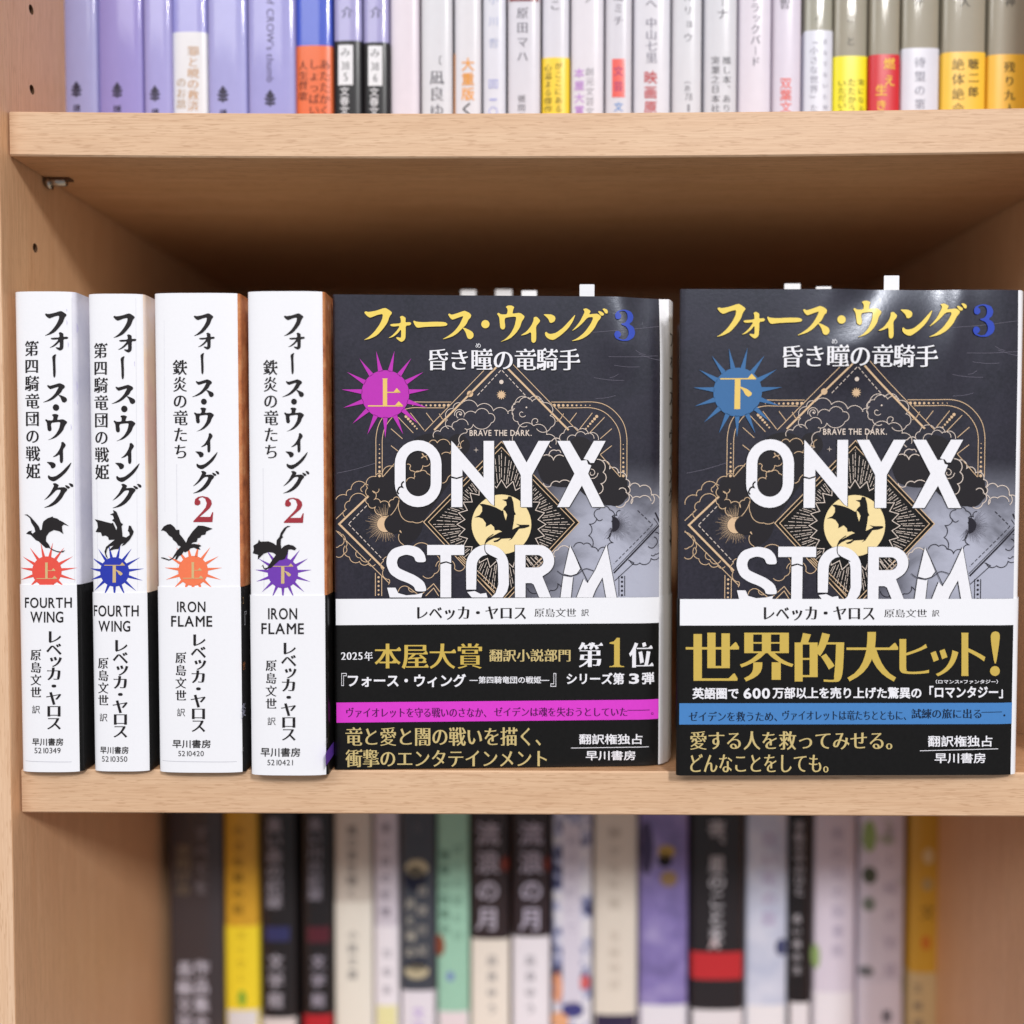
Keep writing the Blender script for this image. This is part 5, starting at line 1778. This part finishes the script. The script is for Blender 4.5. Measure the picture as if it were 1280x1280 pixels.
BLUEWHITE = speckled('blue_white_print', [(0.40, (38, 44, 90)), (0.47, (150, 158, 200)), (0.55, (226, 226, 236))], 150)
PURPLE = speckled('purple_print', [(0.3, (96, 88, 138)), (0.5, (132, 120, 182)), (0.7, (168, 158, 206))], 40)
PALEBLUE = speckled('pale_blue_print', [(0.3, (176, 186, 214)), (0.6, (212, 216, 234))], 40)
GREENLILAC = speckled('green_lilac_print', [(0.32, (120, 150, 92)), (0.42, (216, 208, 224)), (0.7, (226, 220, 234))], 70)
GRY2 = (128, 122, 128)
LOWER = [
    (212, 279.5, (66, 60, 64), None, [('v', '夜明けの', 229, 19, 1055, 1120, (130, 116, 96), 'gob'), ('v', 'すべてを', 252, 19, 1030, 1120, (124, 118, 124), 'gob'), ('v', '長編文学', 231, 20, 1200, 1290, (206, 204, 220), 'gob'), ('v', '作品集全', 252, 20, 1198, 1290, (206, 204, 220), 'gob')], 'wide charcoal spine with two columns of pale writing, first of the lower row'),
    (281.5, 324.5, (214, 164, 48), ((244, 218, 52), 1158), [('v', '小さな庭の話', 298, 14, 1028, 1146, (116, 84, 30), 'gob'), ('v', '花と空と', 302, 11, 1160, 1230, (180, 150, 40), 'got'), ('disc', 303, 1247, 5, 10, (120, 170, 60)), ('box', 282, 325, 1262, 1330, (226, 224, 228))], 'gold and yellow spine between charcoal and black spines'),
    (326, 371, (36, 33, 36), None, [('v', '黒い森の記録', 343, 20, 1022, 1136, (156, 152, 164), 'gob'), ('box', 332, 362, 1158, 1176, (52, 54, 100)), ('v', '文学館', 345, 20, 1190, 1262, (176, 172, 184), 'gob'), ('box', 326, 371, 1272, 1330, (222, 214, 214))], 'black spine with white writing and a dark blue stripe, beside the yellow one'),
    (378, 415.5, (34, 31, 34), None, [('v', '黒い川の記録', 394, 18, 1022, 1126, (146, 142, 156), 'gob'), ('box', 384, 412, 1158, 1178, (84, 34, 46)), ('v', '文学館', 398, 18, 1190, 1262, (166, 160, 176), 'gob'), ('box', 378, 416, 1268, 1330, (182, 34, 46))], 'black spine with white writing, dark red stripe and a red foot'),
    (418.5, 466, (206, 198, 188), ((228, 224, 214), 1128), [('v', '風の音を聴く', 440, 14, 1030, 1124, (128, 120, 116), 'gob'), ('v', '小説文庫', 441, 13, 1160, 1226, (130, 126, 126), 'gob')], 'cream-grey spine with an ivory band, beside the black spine with a red foot'),
    (468, 499, (206, 200, 212), ((232, 228, 236), 1158), [('v', '遠い日の記憶', 482, 13, 1024, 1150, (130, 122, 136), 'gob'), ('v', '短編集', 484, 12, 1180, 1248, (146, 140, 150), 'got'), ('box', 470, 499, 1256, 1330, (228, 224, 170))], 'narrow lilac-white spine with a thin column of grey writing beside the slate one'),
    (500, 545, (66, 70, 80), None, [('v', '月', 521, 16, 1024, 1046, (100, 102, 110), 'got'), ('disc', 521, 1085, 14, 11, (190, 180, 150)), ('disc', 519, 1098, 14, 16, (30, 34, 52)), ('v', '月と海の', 513, 14, 1120, 1200, (176, 172, 160), 'gob'), ('v', '白夜行記', 528, 13, 1100, 1200, (164, 160, 152), 'gob'), ('disc', 521, 1214, 15, 9, (190, 180, 150)), ('disc', 521, 1206, 13, 8, (40, 44, 60)), ('box', 500, 545, 1238, 1330, (226, 222, 232)), ('v', '文庫', 523, 16, 1256, 1296, (176, 150, 214), 'gob')], 'dark slate spine with pale crescent ornaments'),
    (546, 587, (156, 202, 180), None, [('v', '青春小説集全', 556, 14, 1060, 1170, (96, 130, 114), 'gob'), ('v', 'ぼくの夏の日', 572, 13, 1050, 1180, (110, 146, 128), 'got'), ('disc', 549, 1182, 7, 14, (140, 78, 58)), ('disc', 563, 1220, 5, 6, (120, 140, 190)), ('box', 546, 587, 1264, 1330, (228, 216, 222))], 'mint green spine standing between slate and dark brown spines'),
    (589, 637, (50, 38, 40), ((232, 224, 214), 1174), [('v', '流浪の月', 610, 30, 1024, 1166, (186, 180, 196), 'gob'), ('disc', 631, 1080, 5, 9, (140, 66, 56)), ('v', '凪良ゆう', 615, 14, 1190, 1270, (140, 136, 138), 'gob')], 'dark brown spine with big pale characters and a cream band'),
    (640.5, 687.5, (50, 38, 42), ((232, 228, 236), 1171), [('v', '流浪の月', 664, 30, 1024, 1166, (190, 184, 204), 'gob'), ('disc', 684, 1080, 4, 9, (140, 66, 56)), ('v', '凪良ゆう', 663, 14, 1190, 1270, (146, 142, 150), 'gob')], 'dark brown spine with big pale characters and a white band'),
    (690.5, 740, BLUEWHITE, None, [('box', 703, 726, 1030, 1255, (214, 210, 226)), ('v', '海辺の町にて', 714, 14, 1040, 1170, (170, 164, 186), 'got'), ('disc', 697, 1235, 6, 20, (222, 156, 120)), ('disc', 731, 1228, 7, 9, (206, 96, 96)), ('disc', 716, 1262, 14, 10, (70, 70, 130)), ('disc', 700, 1276, 11, 12, (226, 170, 130))], 'white and navy speckled spine with colourful foot'),
    (742, 797, (222, 214, 203), None, [('v', '静かな午後', 768, 17, 1030, 1140, (182, 170, 158), 'got'), ('v', '長編物語', 768, 15, 1160, 1240, (196, 184, 172), 'got'), ('box', 742, 797, 1268, 1330, (46, 38, 70))], 'wide plain beige spine with a navy foot'),
    (799, 860, PURPLE, None, [('disc', 833, 1064, 11, 8, (178, 150, 80)), ('disc', 831, 1075, 9, 9, (34, 30, 34)), ('disc', 836, 1098, 11, 10, (150, 124, 90)), ('disc', 808, 1060, 9, 34, (72, 66, 100)), ('box', 799, 860, 1256, 1330, (226, 224, 234))], 'violet spine with a gold and black emblem'),
    (864, 930, (40, 36, 40), None, [('v', '夜、星のことを', 896, 22, 1024, 1180, (196, 194, 202), 'gob'), ('box', 864, 930, 1190, 1224, (190, 46, 52)), ('v', 'A', 896, 20, 1160, 1196, (220, 200, 204), 'gob'), ('box', 864, 930, 1262, 1330, (226, 222, 228))], 'wide black spine with white writing above a red stripe'),
    (932, 984, PALEBLUE, None, [('v', '白い花の庭', 961, 19, 1036, 1160, (168, 146, 184), 'got'), ('disc', 977, 1184, 8, 11, (70, 74, 110)), ('box', 932, 984, 1256, 1330, (232, 230, 236))], 'pale blue spine with mauve characters'),
    (986, 1014, (30, 27, 30), None, [('v', '手紙の中のひと', 999, 13, 1026, 1120, (190, 186, 196), 'gob'), ('v', '長い夜の文', 996, 11, 1140, 1220, (186, 182, 190), 'gob'), ('box', 986, 1014, 1253, 1330, (228, 224, 230))], 'narrow black spine between pale blue and lilac spines'),
    (1017, 1069, (214, 206, 222), None, [('v', '雨の日の図書館', 1047, 17, 1030, 1200, (168, 158, 182), 'got'), ('disc', 1020, 1196, 5, 16, (146, 172, 110)), ('box', 1017, 1069, 1240, 1330, (230, 226, 234))], 'lilac-white spine with one column of pale lilac writing'),
    (1072, 1130, GREENLILAC, None, [('v', '花と緑の物語', 1113, 18, 1024, 1230, (176, 162, 182), 'got'), ('disc', 1087, 1045, 8, 20, (148, 176, 110)), ('disc', 1087, 1094, 9, 11, (84, 92, 78)), ('disc', 1086, 1130, 8, 9, (128, 138, 130)), ('disc', 1082, 1214, 10, 7, (120, 122, 128)), ('box', 1072, 1130, 1228, 1330, (228, 220, 234)), ('disc', 1108, 1270, 7, 9, (150, 146, 160))], 'lilac spine decorated with green leaves and dark spots'),
    (1136, 1176, (212, 162, 56), ((204, 178, 132), 1216), [('disc', 1160, 1070, 7, 10, (226, 200, 150)), ('disc', 1159, 1105, 7, 8, (188, 160, 110)), ('v', '文', 1159, 19, 1128, 1152, (140, 106, 50), 'gob'), ('disc', 1157, 1178, 6, 9, (206, 120, 50)), ('v', '文庫選', 1147, 13, 1224, 1290, (150, 130, 110), 'gob')], 'mustard yellow spine with a tan foot, last of the lower row')]
for i, (x0, x1, c, band, tx, lab) in enumerate(LOWER):
    row_book(x0, x1, 1120, YL + 0.001 * math.sin(i * 1.9), LZ0, LZ1 + 0.003 * math.sin(i * 2.7), c, lab, GL, band, tx, bulge=0.002)

bpy.data.objects.remove(_tmpo)
bpy.data.curves.remove(_tmp)
